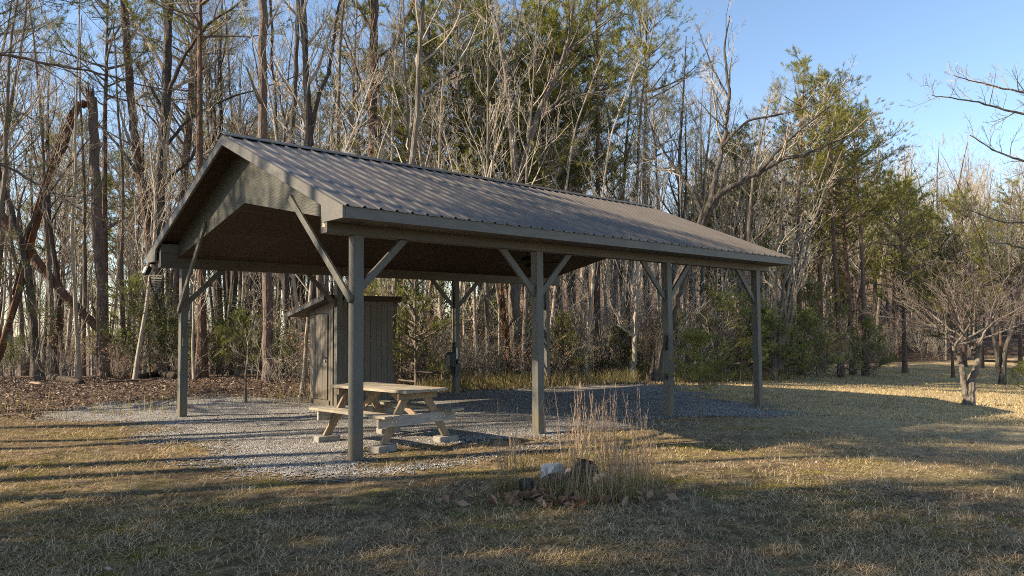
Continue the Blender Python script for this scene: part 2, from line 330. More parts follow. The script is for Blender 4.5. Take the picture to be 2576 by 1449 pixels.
t.links.new(col, b.inputs['Base Color'])
bump(t, b, mth('ADD', mth('MULTIPLY', n2, 1.0), mth('MULTIPLY', n3, 0.5)), 0.9, 0.05)
def wood_edge(x): return np.interp(x, [e[0] for e in EDGE], [e[1] for e in EDGE])
m, t, b = mat('gravel', 0.9, 0.25); M['gravel'] = m
p = wpos(t); vo = N(t, 'ShaderNodeTexVoronoi'); vo.inputs['Scale'].default_value = 46; t.links.new(p, vo.inputs['Vector'])
n2 = noise(t, p, 1.6, 5, 0.7)
sc = N(t, 'ShaderNodeSeparateColor'); t.links.new(vo.outputs['Color'], sc.inputs[0])
col = ramp(t, sc.outputs[0], [(0, (0.10, 0.093, 0.085)), (0.5, (0.255, 0.24, 0.22)), (1, (0.50, 0.475, 0.44))])
col = mix(t, ramp(t, n2, [(0.42, (0, 0, 0)), (0.66, (0.9, 0.9, 0.9))]), col, mix(t, 0.65, col, (0.10, 0.075, 0.05)))
t.links.new(col, b.inputs['Base Color']); bump(t, b, vo.outputs['Distance'], 1.0, 0.02)

# ------------------------------------------------------------------ ground sheet
def warp(n, inner, outer, c=0.0):
    s = np.linspace(-1, 1, n); return c + np.sign(s) * (inner * np.abs(s) + (outer - inner) * np.abs(s) ** 5)
gx = warp(360, 26, 900); gy = warp(360, 26, 900, 14)
GX, GY = np.meshgrid(gx, gy, indexing='ij'); GZ = ground(GX, GY)
V = np.stack([GX, GY, GZ], -1).reshape(-1, 3); n = 360
I = np.arange(n * n).reshape(n, n); F = np.stack([I[:-1, :-1], I[1:, :-1], I[1:, 1:], I[:-1, 1:]], -1).reshape(-1, 4)
setp(link('ground', mesh_np('ground', V, F, M['ground'], True)), kind='structure')

# gravel pad, ragged edge
GP = [(60, 1046), (130, 1033), (250, 1016), (480, 1003), (780, 996), (1000, 984), (1150, 975), (1400, 964), (1580, 962), (1720, 978), (1850, 1012), (1990, 1030),
      (1940, 1046), (1780, 1052), (1690, 1062), (1560, 1078), (1440, 1094), (1300, 1112), (1180, 1120), (1060, 1128), (960, 1150), (880, 1178), (800, 1186),
      (640, 1176), (520, 1140), (400, 1112), (300, 1080), (190, 1062)]
poly = np.array([on_ground(*q)[:2] for q in GP])
def sdist(x, y, P):
    d = np.full(x.shape, 1e9); ins = np.zeros(x.shape, bool)
    for a, b_ in zip(P, np.roll(P, -1, 0)):
        e = b_ - a; wx = x - a[0]; wy = y - a[1]; tt = np.clip((wx * e[0] + wy * e[1]) / (e @ e), 0, 1)
        d = np.minimum(d, np.hypot(wx - e[0] * tt, wy - e[1] * tt))
        c = ((a[1] <= y) & (y < b_[1])) | ((b_[1] <= y) & (y < a[1])); xi = a[0] + (y - a[1]) / (b_[1] - a[1] + 1e-12) * e[0]; ins ^= c & (x < xi)
    return np.where(ins, d, -d)
cs = 0.035
xs = np.arange(poly[:, 0].min() - 0.6, poly[:, 0].max() + 0.6, cs); ys = np.arange(poly[:, 1].min() - 0.6, poly[:, 1].max() + 0.6, cs)
PX, PY = np.meshgrid(xs, ys, indexing='ij')
strip = np.array([on_ground(*q)[:2] for q in [(770, 1204), (860, 1196), (980, 1186), (1100, 1170), (1220, 1150), (1330, 1130), (1420, 1112)]])
def gravel_fac(x, y):
    s = sdist(x, y, poly) + 1.3 * (vnoise(x * 0.9 + 5, y * 1.3) - 0.55) + 0.5 * (vnoise(x * 5, y * 5) - 0.5) + 0.5 * (vnoise(x * 17, y * 17 + 3) - 0.5)
    ds = np.full(x.shape, 1e9)
    for a, b_ in zip(strip[:-1], strip[1:]):
        e = b_ - a; tt = np.clip(((x - a[0]) * e[0] + (y - a[1]) * e[1]) / (e @ e), 0, 1); ds = np.minimum(ds, np.hypot(x - a[0] - e[0] * tt, y - a[1] - e[1] * tt))
    s2 = 0.07 - ds + 0.22 * (vnoise(x * 2.5, y * 2.5 + 11) - 0.45) + 0.16 * (vnoise(x * 17, y * 17 + 3) - 0.5)
    return np.maximum(s, s2)
cx = PX[:-1, :-1] + cs / 2; cy = PY[:-1, :-1] + cs / 2
msk = gravel_fac(cx, cy) + 0.75 * (rs.rand(*cx.shape) - 0.55) * (1 + 0 * cx) > 0
I = np.arange(PX.size).reshape(PX.shape); F = np.stack([I[:-1, :-1], I[1:, :-1], I[1:, 1:], I[:-1, 1:]], -1)[msk]
V = np.stack([PX, PY, ground(PX, PY) + 0.005 + 0.005 * vnoise(PX * 9, PY * 9)], -1).reshape(-1, 3)
u_, inv = np.unique(F.ravel(), return_inverse=True)
setp(link('gravel_pad', mesh_np('gravel_pad', V[u_], inv.reshape(-1, 4), M['gravel'], True)), kind='structure')

# ------------------------------------------------------------------ scattered ground cover
def scatter_frame(n, dmin, dmax, power=1.0, margin=1.1):
    """points on the ground in front of the viewer, denser close by"""
    a = rs.rand(n) ** power; D = dmin + (dmax - dmin) * a; return (rs.rand(n) * 2 - 1) * 0.71 * margin * D, D
def blades(x, y, h, wd, lean=0.5, z0=None, flat=0):
    n = len(x); z = ground(x, y) if z0 is None else z0
    an = rs.rand(n) * 2 * PI; la = rs.rand(n) * 2 * PI; le = lean * rs.rand(n) * h
    sx_ = np.cos(an) * wd / 2; sy_ = np.sin(an) * wd / 2; lx = np.cos(la) * le; ly = np.sin(la) * le
    if flat:
        L = h; rz_ = rs.rand(n) ** 2; c1 = la + rs.randn(n) * 0.7
        b = np.stack([x, y, z - 0.002 + 0.01 * rs.rand(n)], -1); hx = np.stack([np.cos(la), np.sin(la), 0.22 + 0.5 * rz_], -1); h2 = np.stack([np.cos(c1), np.sin(c1), -0.12 + 0.5 * rz_], -1)
        mid = b + hx * (L * 0.5)[:, None]; tip = mid + h2 * (L * 0.5)[:, None]
        s = np.stack([-np.sin(la), np.cos(la), 0 * la], -1) * (wd / 2 * np.ones(n))[:, None]
        V = np.stack([b - s, b + s, mid + s * 0.8, mid - s * 0.8, tip], 1).reshape(-1, 3); o = np.arange(n)[:, None] * 5
        return V, o + np.array([[0, 1, 2, 3]]), o + np.array([[3, 2, 4]])
    b = np.stack([x, y, z - 0.004], -1); s = np.stack([sx_, sy_, 0 * sx_], -1)
    mid = b + np.stack([lx * 0.35, ly * 0.35, h * 0.6], -1); tip = b + np.stack([lx, ly, h * np.sqrt(np.clip(1 - (le / h) ** 2 * 0.5, 0.3, 1))], -1)
    V = np.stack([b - s, b + s, mid + s * 0.7, mid - s * 0.7, tip], 1).reshape(-1, 3)
    o = np.arange(n)[:, None] * 5
    return V, o + np.array([[0, 1, 2, 3]]), o + np.array([[3, 2, 4]])
def blade_obj(name, parts, m):
    Vs, Q, T = [], [], []; o = 0
    for V, q, tt in parts: Vs.append(V); Q.append(q + o); T.append(tt + o); o += len(V)
    return link(name, mesh_np(name, np.concatenate(Vs), [np.concatenate(Q), np.concatenate(T)], m))
x, y = scatter_frame(430000, 4.3, 26, 1.5)
gf = gravel_fac(x, y); pad = rs.rand(len(x)) < np.clip(0.5 + gf * 1.1, 0, 0.985)
dens = vnoise(x * 1.1, y * 1.1) * 0.55 + vnoise(x * 4.5, y * 4.5 + 7) * 0.45
bare_ = vnoise(x * 0.75 + 20, y * 0.75 + 4) * 0.6 + vnoise(x * 2.3, y * 2.3 + 50) * 0.4
k = (~pad) & (rs.rand(len(x)) < 0.35 + 3.5 * np.clip(bare_ - 0.36, 0, 1)) & (0.9 * x + y < 16 + 6 * rs.rand(len(x))) & (rs.rand(len(x)) < 0.25 + 1.5 * (dens - 0.25)) & (y < wood_edge(x) + 0.5)
k &= ~((x < -4) & (y > 14.8) & (rs.rand(len(x)) > 0.15))
x, y = x[k], y[k]; d2 = vnoise(x * 3, y * 3 + 30)
h = (0.012 + 0.028 * rs.rand(len(x))) * (0.6 + 1.2 * d2 ** 2) * (1 + 0.02 * y)
u_ = rs.rand(len(x)) < 0.75
P1 = blades(x[u_], y[u_], (0.04 + 0.09 * rs.rand(u_.sum())), 0.0032 + 0.0003 * y[u_], flat=1)
P1b = blades(x[~u_], y[~u_], h[~u_], 0.003 + 0.00025 * y[~u_], 1.6)
# tufts
nt_ = 1300; tx, ty = scatter_frame(nt_, 4.5, 20, 1.3); k = (gravel_fac(tx, ty) < 0.15) & (ty < wood_edge(tx)); tx, ty = tx[k], ty[k]
r_ = np.repeat(np.arange(len(tx)), 26); rad = 0.025 + 0.035 * rs.rand(len(tx))
x2 = tx[r_] + rs.randn(len(r_)) * rad[r_]; y2 = ty[r_] + rs.randn(len(r_)) * rad[r_]
P2 = blades(x2, y2, (0.025 + 0.055 * rs.rand(len(x2))) * (0.4 + 1.0 * rs.rand(len(tx))[r_]), 0.0035 + 0.0002 * y2, 1.2)
# far straw lawn, sunshine lifted into the blade colour
x, y = scatter_frame(130000, 14, 44, 1.0); k = (0.9 * x + y > 17 + 4 * rs.rand(len(x))) & (x > 3) & (y < wood_edge(x)) & (gravel_fac(x, y) < 0); x, y = x[k], y[k]
P3 = blades(x, y, 0.03 + 0.04 * rs.rand(len(x)), 0.012 + 0.0004 * y, 1.2)
setp(blade_obj('grass', [P1, P1b], M['grass_blades']), 'short winter grass, brown and olive, covering the near lawn', 'grass', kind='stuff')
setp(blade_obj('grass_tufts', [P2], M['pale_blades']), 'pale dead grass tufts dotted over the near lawn', 'grass', kind='stuff')
setp(blade_obj('straw_grass', [P3], M['straw']), 'sunlit straw-coloured grass of the far right lawn', 'grass', kind='stuff')
# long yellow grass along the foot of the woods
x = rs.uniform(-13, 16, 26000); y = wood_edge(x) + rs.randn(len(x)) * 0.7 + 0.5 - 0.4 * (x > 6); k = (x > -2.5) | (rs.rand(len(x)) < 0.12)
k &= vnoise(x * 1.2, y * 1.2 + 60) > 0.42; x, y = x[k], y[k]
setp(blade_obj('edge_grass', [blades(x, y, 0.12 + 0.4 * rs.rand(len(x)) ** 1.5, 0.010, 0.9)], M['sedge_grass']), 'tall straw-coloured grass fringing the foot of the woods', 'grass', kind='stuff')
# moss
mx_ = np.concatenate([np.where(rs.rand(420) < 0.6, rs.uniform(-6.5, -1.0, 420), rs.uniform(-1, 4.6, 420))]); my_ = 4.6 + rs.rand(420) ** 1.2 * 8
k = gravel_fac(mx_, my_) < -0.1; mx_, my_ = mx_[k], my_[k]; k = vnoise(mx_ * 0.8 + 3, my_ * 0.8) > 0.48; mx_, my_ = mx_[k], my_[k]
r_ = np.repeat(np.arange(len(mx_)), 330); rr = (0.08 + 0.22 * rs.rand(len(mx_)))[r_] * np.sqrt(rs.rand(len(r_))); aa = rs.rand(len(r_)) * 2 * PI
x = mx_[r_] + rr * np.cos(aa) * 1.6; y = my_[r_] + rr * np.sin(aa)
setp(blade_obj('moss', [blades(x, y, 0.008 + 0.014 * rs.rand(len(x)), 0.006, 1.4)], M['moss']), 'low golden-green moss in patches on the lawn', 'moss', kind='stuff')

def leaf_quads(x, y, size, z=None, flat=0.35):
    n = len(x); z = ground(x, y) if z is None else z
    nrm = rs.randn(n, 3) * flat + np.array([0, 0, 1.0]); nrm /= np.linalg.norm(nrm, axis=1)[:, None]
    a = np.cross(nrm, rs.randn(n, 3)); a /= np.linalg.norm(a, axis=1)[:, None]; b = np.cross(nrm, a)
    c = np.stack([x, y, z], -1); s = size[:, None]
    V = np.stack([c - a * s * 0.6, c - b * s * 0.28 + nrm * s * 0.15, c + a * s * 0.6, c + b * s * 0.28 + nrm * s * 0.12], 1).reshape(-1, 3)
    return V, np.arange(n)[:, None] * 4 + np.array([[0, 1, 2, 3]])
xa = rs.uniform(-17, -1.5, 34000); ya = rs.uniform(14.2, 25, 34000); k = (ya > wood_edge(xa) - 1.2 * rs.rand(len(xa)) - 0.2) & (gravel_fac(xa, ya) < 0.1); xa, ya = xa[k], ya[k]
xb = rs.uniform(-3, 17, 42000); yb = wood_edge(xb) + rs.randn(len(xb)) * 1.6 + 1.6; k = yb > wood_edge(xb) - 1.5 * rs.rand(len(xb)); xb, yb = xb[k], yb[k]
xc, yc = scatter_frame(2200, 4.6, 18, 1.3)
x = np.concatenate([xa, xb, xc]); y = np.concatenate([ya, yb, yc])
sz_l = 0.045 + 0.075 * rs.rand(len(x)); sz_l[-len(xc):] = 0.025 + 0.045 * rs.rand(len(xc)) ** 2
V, F = leaf_quads(x, y, sz_l * 0.75, ground(x, y) + 0.01 + 0.03 * rs.rand(len(x)), 0.45)
setp(link('leaf_litter', mesh_np('leaf_litter', V, F, M['litter'])), 'brown fallen leaves strewn at the foot of the woods', 'leaves', kind='stuff')
# loose stones of the pad
x = rs.uniform(poly[:, 0].min(), poly[:, 0].max(), 60000); y = poly[:, 1].min() + (poly[:, 1].max() - poly[:, 1].min()) * rs.rand(60000) ** 1.6; k = gravel_fac(x, y) > -0.08; x, y = x[k][:26000], y[k][:26000]
n = len(x); s = (0.005 + 0.008 * rs.rand(n))[:, None, None]
base = np.array([[1, 0, 0], [-1, 0, 0], [0, 1, 0], [0, -1, 0], [0, 0, 0.7], [0, 0, -0.7]]); o = (base[None] + rs.randn(n, 6, 3) * 0.2) * s
V = (o + np.stack([x, y, ground(x, y) + 0.012], -1)[:, None]).reshape(-1, 3)
T = np.array([[0, 2, 4], [2, 1, 4], [1, 3, 4], [3, 0, 4]]); F = (np.arange(n)[:, None, None] * 6 + T[None]).reshape(-1, 3)
M['pebble'] = leafy('pebble', [(0, (0.11, 0.105, 0.10)), (0.6, (0.27, 0.26, 0.24)), (1, (0.55, 0.53, 0.49))], 0.0, 0.8)
setp(link('loose_stones', mesh_np('loose_stones', V, F, M['pebble'])), 'loose grey and white stones lying on the gravel pad', 'gravel', kind='stuff')
# ------------------------------------------------------------------ pavilion (local x along the row of posts, local y across to the far row)
PA = (-1.984, 9.178, 0.0); PTH = math.atan2(0.6719, 0.7406)
def pav(r, w_, z=0.0):
    return Vector((PA[0] + math.cos(PTH) * r - math.sin(PTH) * w_, PA[1] + math.sin(PTH) * r + math.cos(PTH) * w_, z))
R = [0, 3.206, 6.592, 9.816]; W = 6.4416; PW = 0.14; H = 2.83; OF = 0.43; OE = 0.495; ZE = 3.108; SL = 0.422
T1 = R[3] + PW + OF; WC = (W + PW) / 2; BF = 0.385
def zroof(w_): return ZE + SL * (min(w_, 2 * WC - w_) + OE)
pv = empty('pavilion', 'open-sided timber pavilion with a brown ribbed metal gable roof, standing on the gravel pad', 'pavilion', PA, PTH)
rr_ = random.Random(4)
for w0, row in ((0, R), (W, [0, 3.30, R[2], R[3]])):
    for r in row:
        P = pav(r, w0); z0 = gz(P.x, P.y) - 0.12
        MB().box(r, r + PW, w0, w0 + PW, z0, H + 0.02).build('post', M['paint_post'], pv, 0.006)
for w0 in (0, W):
    a = MB(); cuts = [-BF, 3.4, 6.9, T1 - 0.05]
    for i in range(3): a.box(cuts[i] + (0.0015 if i else 0), cuts[i + 1] - 0.0015, w0 - 0.012, w0 + PW + 0.012, H, H + 0.285)
    a.build('beam', M['paint_beam'], pv, 0.004)
# roof sheets with trapezoid ribs
def rib_profile(r0, r1, pitch=0.2286):
    pts = [(r0, 0.0)]; c = r0 + 0.06
    while c < r1 - 0.04:
        pts += [(c - 0.028, 0.0), (c - 0.012, 0.022), (c + 0.012, 0.022), (c + 0.028, 0.0)]
        m1, m2 = c + pitch * 0.36, c + pitch * 0.64
        if m2 < r1 - 0.03: pts += [(m1 - 0.01, 0), (m1, 0.004), (m1 + 0.01, 0), (m2 - 0.01, 0), (m2, 0.004), (m2 + 0.01, 0)]
        c += pitch
    return pts + [(r1, 0.0)]
prof = [p for p in rib_profile(-OF - 0.025, T1 + 0.02)]
for side in (0, 1):
    vs = []; n = len(prof)
    for (w_, dz) in ((-OE - 0.035, -0.035 * SL), (WC, 0)):
        zz = ZE + SL * ((w_ + OE)) ; ww = w_ if side == 0 else 2 * WC - w_
        for th in (0, -0.006):
            vs += [(x_, ww, zz + h_ + th) for x_, h_ in prof]
    a, b_, c_, d_ = 0, n, 2 * n, 3 * n; fs = []
    for i in range(n - 1):
        fs += [(a + i, a + i + 1, c_ + i + 1, c_ + i), (b_ + i, d_ + i, d_ + i + 1, b_ + i + 1), (a + i, b_ + i, b_ + i + 1, a + i + 1), (c_ + i, c_ + i + 1, d_ + i + 1, d_ + i)]
    fs += [(a, c_, d_, b_), (a + n - 1, b_ + n - 1, d_ + n - 1, c_ + n - 1)]
    MB().add(vs, fs).build('roof_sheet', M['roof'], pv)
    # board deck below the sheet
    q = [(-OE, ZE - 0.012), (WC, zroof(WC) - 0.012), (WC, zroof(WC) - 0.035), (-OE, ZE - 0.035)]
    if side: q = [(2 * WC - y_, z_) for y_, z_ in q]
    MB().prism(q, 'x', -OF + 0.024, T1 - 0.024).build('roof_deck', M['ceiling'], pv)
    # eave fascia and soffit
    f0, f1 = (-OE - 0.012, -OE + 0.012) if side == 0 else (2 * WC + OE - 0.012, 2 * WC + OE + 0.012)
    a = MB(); cc = [-OF + 0.0225, 3.1, 6.76, T1 - 0.0225]
    for i in range(3): a.box(cc[i] + (0.001 if i else 0), cc[i + 1] - 0.001, f0, f1, ZE - 0.155, ZE - 0.014)
    a.build('eave_fascia', M['paint_fascia'], pv, 0.002)
    s0, s1 = (-OE + 0.014, -0.014) if side == 0 else (W + PW + 0.014, 2 * WC + OE - 0.014)
    MB().box(-OF + 0.024, T1 - 0.024, s0, s1, ZE - 0.15, ZE - 0.135).build('soffit', M['paint_beam'], pv)
    # rake boards at both gable ends, each ending in a small boxed return
    for x0, x1 in ((-OF - 0.02, -OF + 0.02), (T1 - 0.02, T1 + 0.02)):
        q = [(-OE - 0.012, ZE - 0.16), (0.0, ZE - 0.16), (0.03, zroof(0.03) - 0.158), (WC, zroof(WC) - 0.165), (WC, zroof(WC) - 0.012), (-OE - 0.012, ZE - 0.016)]
        if side: q = [(2 * WC - y_, z_) for y_, z_ in q]
        MB().prism(q, 'x', x0, x1).build('rake_board', M['paint_fascia'], pv, 0.002)
    w0 = 0 if side == 0 else W
    for x0, x1 in ((-BF, -0.05), (T1 - 0.05 - 0.04, T1 - 0.05)):
        MB().box(x0 + 0.001, x1 - 0.001, w0 - 0.01, w0 + PW + 0.01, H + 0.287, zroof(w0 if side == 0 else W + PW) - 0.04).build('beam_block', M['paint_fascia'], pv)
ZR = zroof(WC)
a = MB()
for s in (1, -1):
    q = [(WC, ZR + 0.045), (WC + s * 0.17, ZR + 0.045 - 0.17 * SL), (WC + s * 0.17, ZR + 0.028 - 0.17 * SL), (WC, ZR + 0.028)]
    a.prism(q, 'x', -OF - 0.04, T1 + 0.04)
a.build('ridge_cap', M['roof'], pv)
# plywood gable panels and the vaulted ceiling
ZCA, ZCE = 3.665, 3.02
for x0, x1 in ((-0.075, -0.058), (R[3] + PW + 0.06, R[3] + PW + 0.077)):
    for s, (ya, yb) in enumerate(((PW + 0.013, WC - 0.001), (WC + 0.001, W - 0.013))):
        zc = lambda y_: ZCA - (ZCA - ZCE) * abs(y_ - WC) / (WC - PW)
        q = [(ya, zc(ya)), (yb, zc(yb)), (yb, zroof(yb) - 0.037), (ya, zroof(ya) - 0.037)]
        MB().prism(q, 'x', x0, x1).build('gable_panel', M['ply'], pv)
for s in (0, 1):
    q = [(PW + 0.014, ZCE + 0.004), (WC, ZCA + 0.004), (WC, ZCA + 0.022), (PW + 0.014, ZCE + 0.022)]
    if s: q = [(2 * WC - y_, z_) for y_, z_ in q]
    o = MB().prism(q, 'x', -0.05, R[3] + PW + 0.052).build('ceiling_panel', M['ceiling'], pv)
# knee braces in line with the rows
def knee(r, w_, s, reach=0.72, name='knee_brace'):
    wm = w_ + PW / 2; xp = r + PW if s > 0 else r
    p = (xp + s * reach, wm, H - 0.0); q = (xp, wm, H - reach * 1.03)
    a = MB(); x1, x2 = sorted((xp + s * 0.0, xp + s * 0.0))
    t = 0.125
    poly_ = [(xp, H - reach), (xp, H - reach - t * 0.0 + 0.135), (xp + s * (reach - 0.135 - 0.0), H - 0.002), (xp + s * reach, H - 0.002)]
    a.prism(poly_, 'y', wm - 0.022, wm + 0.022)
    a.build(name, M['paint_brace'], pv, 0.003)
for r, ss in ((R[0], (1,)), (R[1], (-1, 1)), (R[2], (-1, 1)), (R[3], (-1,))):
    for s in ss: knee(r, 0, s)
for r, ss in ((R[0], (1,)), (3.30, (-1, 1)), (R[2], (-1, 1)), (R[3], (-1,))):
    for s in ss: knee(r, W, s)
# long braces from the front gable panel down to the corner posts
for p, q in (((-0.097, 1.62, 3.52), (-0.022, 0.03, 2.0)), ((-0.097, 2 * WC - 1.62, 3.52), (-0.022, W + PW - 0.03, 2.0))):
    MB().bar(p, q, 0.09, 0.04, (1, 0, 0)).build('gable_brace', M['paint_brace'], pv, 0.003)
# pale hourglass of bare wood on the front end of the near beam
hg = [(0.028, 2.905), (0.122, 2.905), (0.092, 2.975), (0.088, 3.03), (0.118, 3.085), (0.03, 3.092), (0.062, 3.02), (0.06, 2.97)]
MB().prism([(y_, z_ + 0.0) for y_, z_ in hg], 'x', -BF - 0.004, -BF - 0.0005).build('worn_patch', M['pale_patch'], pv)
a = MB()
for rb in (0.07,): a.tube([(rb + 0.09, -0.013, H + 0.14), (rb + 0.09, -0.022, H + 0.14)], 0.014, 10)
a.build('bolt', M['bolt'], pv)

# ------------------------------------------------------------------ things fixed to the pavilion
def at_pav(name, label, cat, r, w_, z=0.0, group=None):
    return empty(name, label, cat, pav(r, w_, z), PTH, group)
fx_ = 6.13
fan = at_pav('ceiling_fan', 'dark five-bladed ceiling fan hanging under the pavilion ceiling behind the second near post', 'ceiling fan', fx_, WC, 0)
MB().tube([(0, 0, ZCA), (0, 0, ZCA - 0.05)], [0.07, 0.05], 14).build('canopy', M['fan_dark'], fan)
MB().tube([(0, 0, ZCA - 0.05), (0, 0, 3.17)], 0.013, 8).build('down_rod', M['fan_dark'], fan)
MB().tube([(0, 0, 3.18), (0, 0, 3.15), (0, 0, 3.07), (0, 0, 3.0), (0, 0, 2.98)], [0.05, 0.13, 0.15, 0.12, 0.06], 20).build('motor', M['fan_dark'], fan, smooth=True)
MB().tube([(0, 0, 2.98), (0, 0, 2.93), (0, 0, 2.9)], [0.06, 0.075, 0.04], 16).build('switch_housing', M['fan_dark'], fan, smooth=True)
MB().tube([(0.04, 0.03, 2.91), (0.04, 0.03, 2.7)], 0.003, 5).build('pull_chain', M['fan_dark'], fan)
for k in range(5):
    an = 2 * PI * k / 5 + 0.35; ca, sa = math.cos(an), math.sin(an)
    a = MB(); vs = []
    for (u, v) in ((0.2, -0.05), (0.68, -0.068), (0.72, -0.03), (0.72, 0.03), (0.68, 0.068), (0.2, 0.05)):
        z = 3.03 + v * 0.22
        vs.append((ca * u - sa * v, sa * u + ca * v, z))
    vs += [(x_, y_, z_ + 0.008) for x_, y_, z_ in vs]
    a.add(vs, [(5, 4, 3, 2, 1, 0), (6, 7, 8, 9, 10, 11)] + [(i, (i + 1) % 6, 6 + (i + 1) % 6, 6 + i) for i in range(6)])
    bl = a.build('blade', M['fan_dark'], fan)
    MB().bar((ca * 0.1, sa * 0.1, 3.03), (ca * 0.24, sa * 0.24, 3.026), 0.03, 0.008).build('blade_iron', M['fan_dark'], bl)

# electrical box with conduit, outlet and cable loop on the far post nearest the middle
eb = at_pav('electric_box', 'black electrical box with a cable loop and outlet on the far middle post', 'electrical box', R[2], W, 0)
MB().prism([(0.02, 0.70), (0.02, 1.03), (-0.03, 1.05), (-0.26, 1.05), (-0.26, 0.84), (-0.13, 0.70)][::-1], 'y', 0.0, 0.001)
a = MB(); a.prism([(-0.002, 0.68), (-0.002, 1.04), (-0.11, 1.04), (-0.17, 0.99), (-0.17, 0.68)], 'y', -0.03, 0.19); a.build('cabinet', M['black'], eb, 0.006)
MB().box(-0.18, -0.172, -0.015, 0.16, 0.70, 0.98).build('door', M['grey_box'], eb, 0.003)
MB().tube([(-0.02, 0.05, 1.04), (-0.02, 0.05, 2.1), (-0.02, 0.05, 2.6), (-0.05, 0.06, 2.82)], 0.014, 8).build('conduit', M['black'], eb)
MB().tube([(0.03, -0.018, 1.15), (0.03, -0.018, 0.88)], 0.022, 8).build('cable_end', M['white_pvc'], eb)
MB().tube([(0.075, -0.001, 0.80), (0.075, -0.05, 0.80)], 0.055, 16).build('outlet', M['black'], eb)
MB().tube([(0.075, -0.051, 0.80), (0.075, -0.06, 0.80)], 0.034, 14).build('outlet_ring', M['grey_box'], eb)
MB().box(-0.09, -0.002, 0.04, 0.09, 0.5, 0.678).build('meter_stub', M['black'], eb, 0.003)
a = MB(); a.tube([(-0.12 + 0.0, -0.04, 0.68)] + [(-0.025 - 0.1 * math.cos(x_), -0.045, 0.60 - 0.17 * math.sin(x_)) for x_ in np.linspace(0.0, PI, 13)] + [(0.075, -0.05, 0.76)], 0.009, 7)
a.build('cable_loop', M['black'], eb, smooth=True)
sb = at_pav('switch_box', 'small black switch box high on the third near post', 'switch box', R[2], 0)
MB().box(-0.055, -0.002, 0.03, 0.10, 1.20, 1.34).build('housing', M['black'], sb, 0.004)
MB().box(-0.035, -0.002, 0.02, 0.07, 1.345, 1.48).build('timer', M['black'], sb, 0.004)
s2 = MB().box(-0.03, -0.002, 0.035, 0.095, 0.66, 0.78).build('outlet_box', M['black'], None, 0.004)
s2.location = pav(R[2], 0, 0); s2.rotation_euler = (0, 0, PTH); setp(s2, 'small dark outlet box low on the third near post', 'outlet box')
s3 = MB().box(0.03, 0.1, -0.03, -0.002, 1.34, 1.50).build('weatherproof_outlet', M['paint_post'], None, 0.004)
s3.location = pav(0, W, 0); s3.rotation_euler = (0, 0, PTH); setp(s3, 'small grey outlet box on the far front corner post', 'outlet box')
# floodlight at the far front eave corner
fl = at_pav('floodlight', 'small twin-bracket floodlight below the left front corner of the roof', 'floodlight', -OF + 0.06, W + PW + OE - 0.05, 0)
MB().box(-0.06, 0.06, -0.06, 0.0, 2.925, 2.945).build('mounting_plate', M['black'], fl)
MB().bar((-0.05, -0.03, 2.93), (-0.09, -0.03, 2.84), 0.012, 0.012).build('bracket', M['black'], fl)
o = MB().box(-0.035, 0.035, -0.1, 0.1, -0.085, 0.085).build('housing', M['black'], fl, 0.008); o.location = (-0.10, -0.03, 2.80); o.rotation_euler = (0, 0.35, 0)
o2 = MB().box(-0.045, -0.036, -0.08, 0.08, -0.066, 0.066).build('lens', M['glass_lamp'], o)
a = MB()
for k in range(5): a.box(0.036, 0.056, -0.09 + k * 0.04, -0.082 + k * 0.04, -0.07, 0.07)
a.build('cooling_fins', M['black'], o)
# helix wind spinner hanging from the left eave
ws = at_pav('wind_spinner', 'black wire wind spinner hanging beside the far front corner post', 'wind spinner', -0.42, W + 0.16, 0)
a = MB(); bb = []; n = 22
for i in range(n):
    z = 2.02 + i * 0.0315; an = 0.6 + i * 0.075; L = 0.19 * (0.75 + 0.25 * math.sin(PI * i / n)); ca, sa = math.cos(an), math.sin(an)
    a.tube([(-ca * L, -sa * L, z), (ca * L, sa * L, z)], 0.0045, 5)
    if i < n - 1 and i % 2 == 0:
        bb.append((ca * L - 0.02 * ca, sa * L - 0.02 * sa, z + 0.012))
a.build('wire_rods', M['black'], ws)
MB().tube(bb, 0.018, 6).build('curved_vane', M['black'], ws)
MB().tube([(0, 0, 2.0), (0, 0, 2.82)], 0.004, 5).build('hanging_wire', M['black'], ws)

# ------------------------------------------------------------------ shed
SA = pav(3.35, 6.67); sz = gz(SA.x, SA.y) - 0.02
sh = empty('plank_shed', 'narrow grey-brown plank shed with a lean-to roof just behind the pavilion', 'shed', (SA.x, SA.y, sz), PTH)
LX, LY, HT = 1.53, 1.10, 2.36; hi = HT; lo = HT - 0.195 * LY
rr_ = random.Random(9)
def planks(x0, x1, n, fn):
    a = MB(); e = np.linspace(x0, x1, n + 1)
    for i in range(n): fn(a, e[i] + 0.004, e[i + 1] - 0.004, rr_.uniform(0, 0.004))
    return a
def fside(a, p, q, d): a.box(p, q, -0.02 - d, 0.0 - d, 0.0, hi)
planks(0.02, LX, 10, fside).build('side_wall', M['shed_wood'], sh, 0.002)
MB().box(0.0, LX, 0.002, 0.03, 0.02, hi - 0.01).build('inner_wall', M['black'], sh)
def ffront(a, p, q, d): a.prism([(p, 0.02), (q, 0.02), (q, hi - 0.195 * q), (p, hi - 0.195 * p)], 'x', -0.02 - d, 0.0 - d)
planks(0.03, 0.21, 2, ffront).build('front_wall', M['shed_wood'], sh, 0.002)
planks(0.9, LY, 2, ffront).build('front_wall', M['shed_wood'], sh, 0.002)
MB().prism([(0.215, 2.08), (0.895, 2.08), (0.895, hi - 0.195 * 0.895), (0.215, hi - 0.195 * 0.215)], 'x', -0.02, 0.0).build('front_wall', M['shed_wood'], sh, 0.002)
MB().box(-0.045, -0.0225, -0.025, 0.07, 0.0, hi - 0.02).build('corner_trim', M['shed_wood'], sh, 0.003)
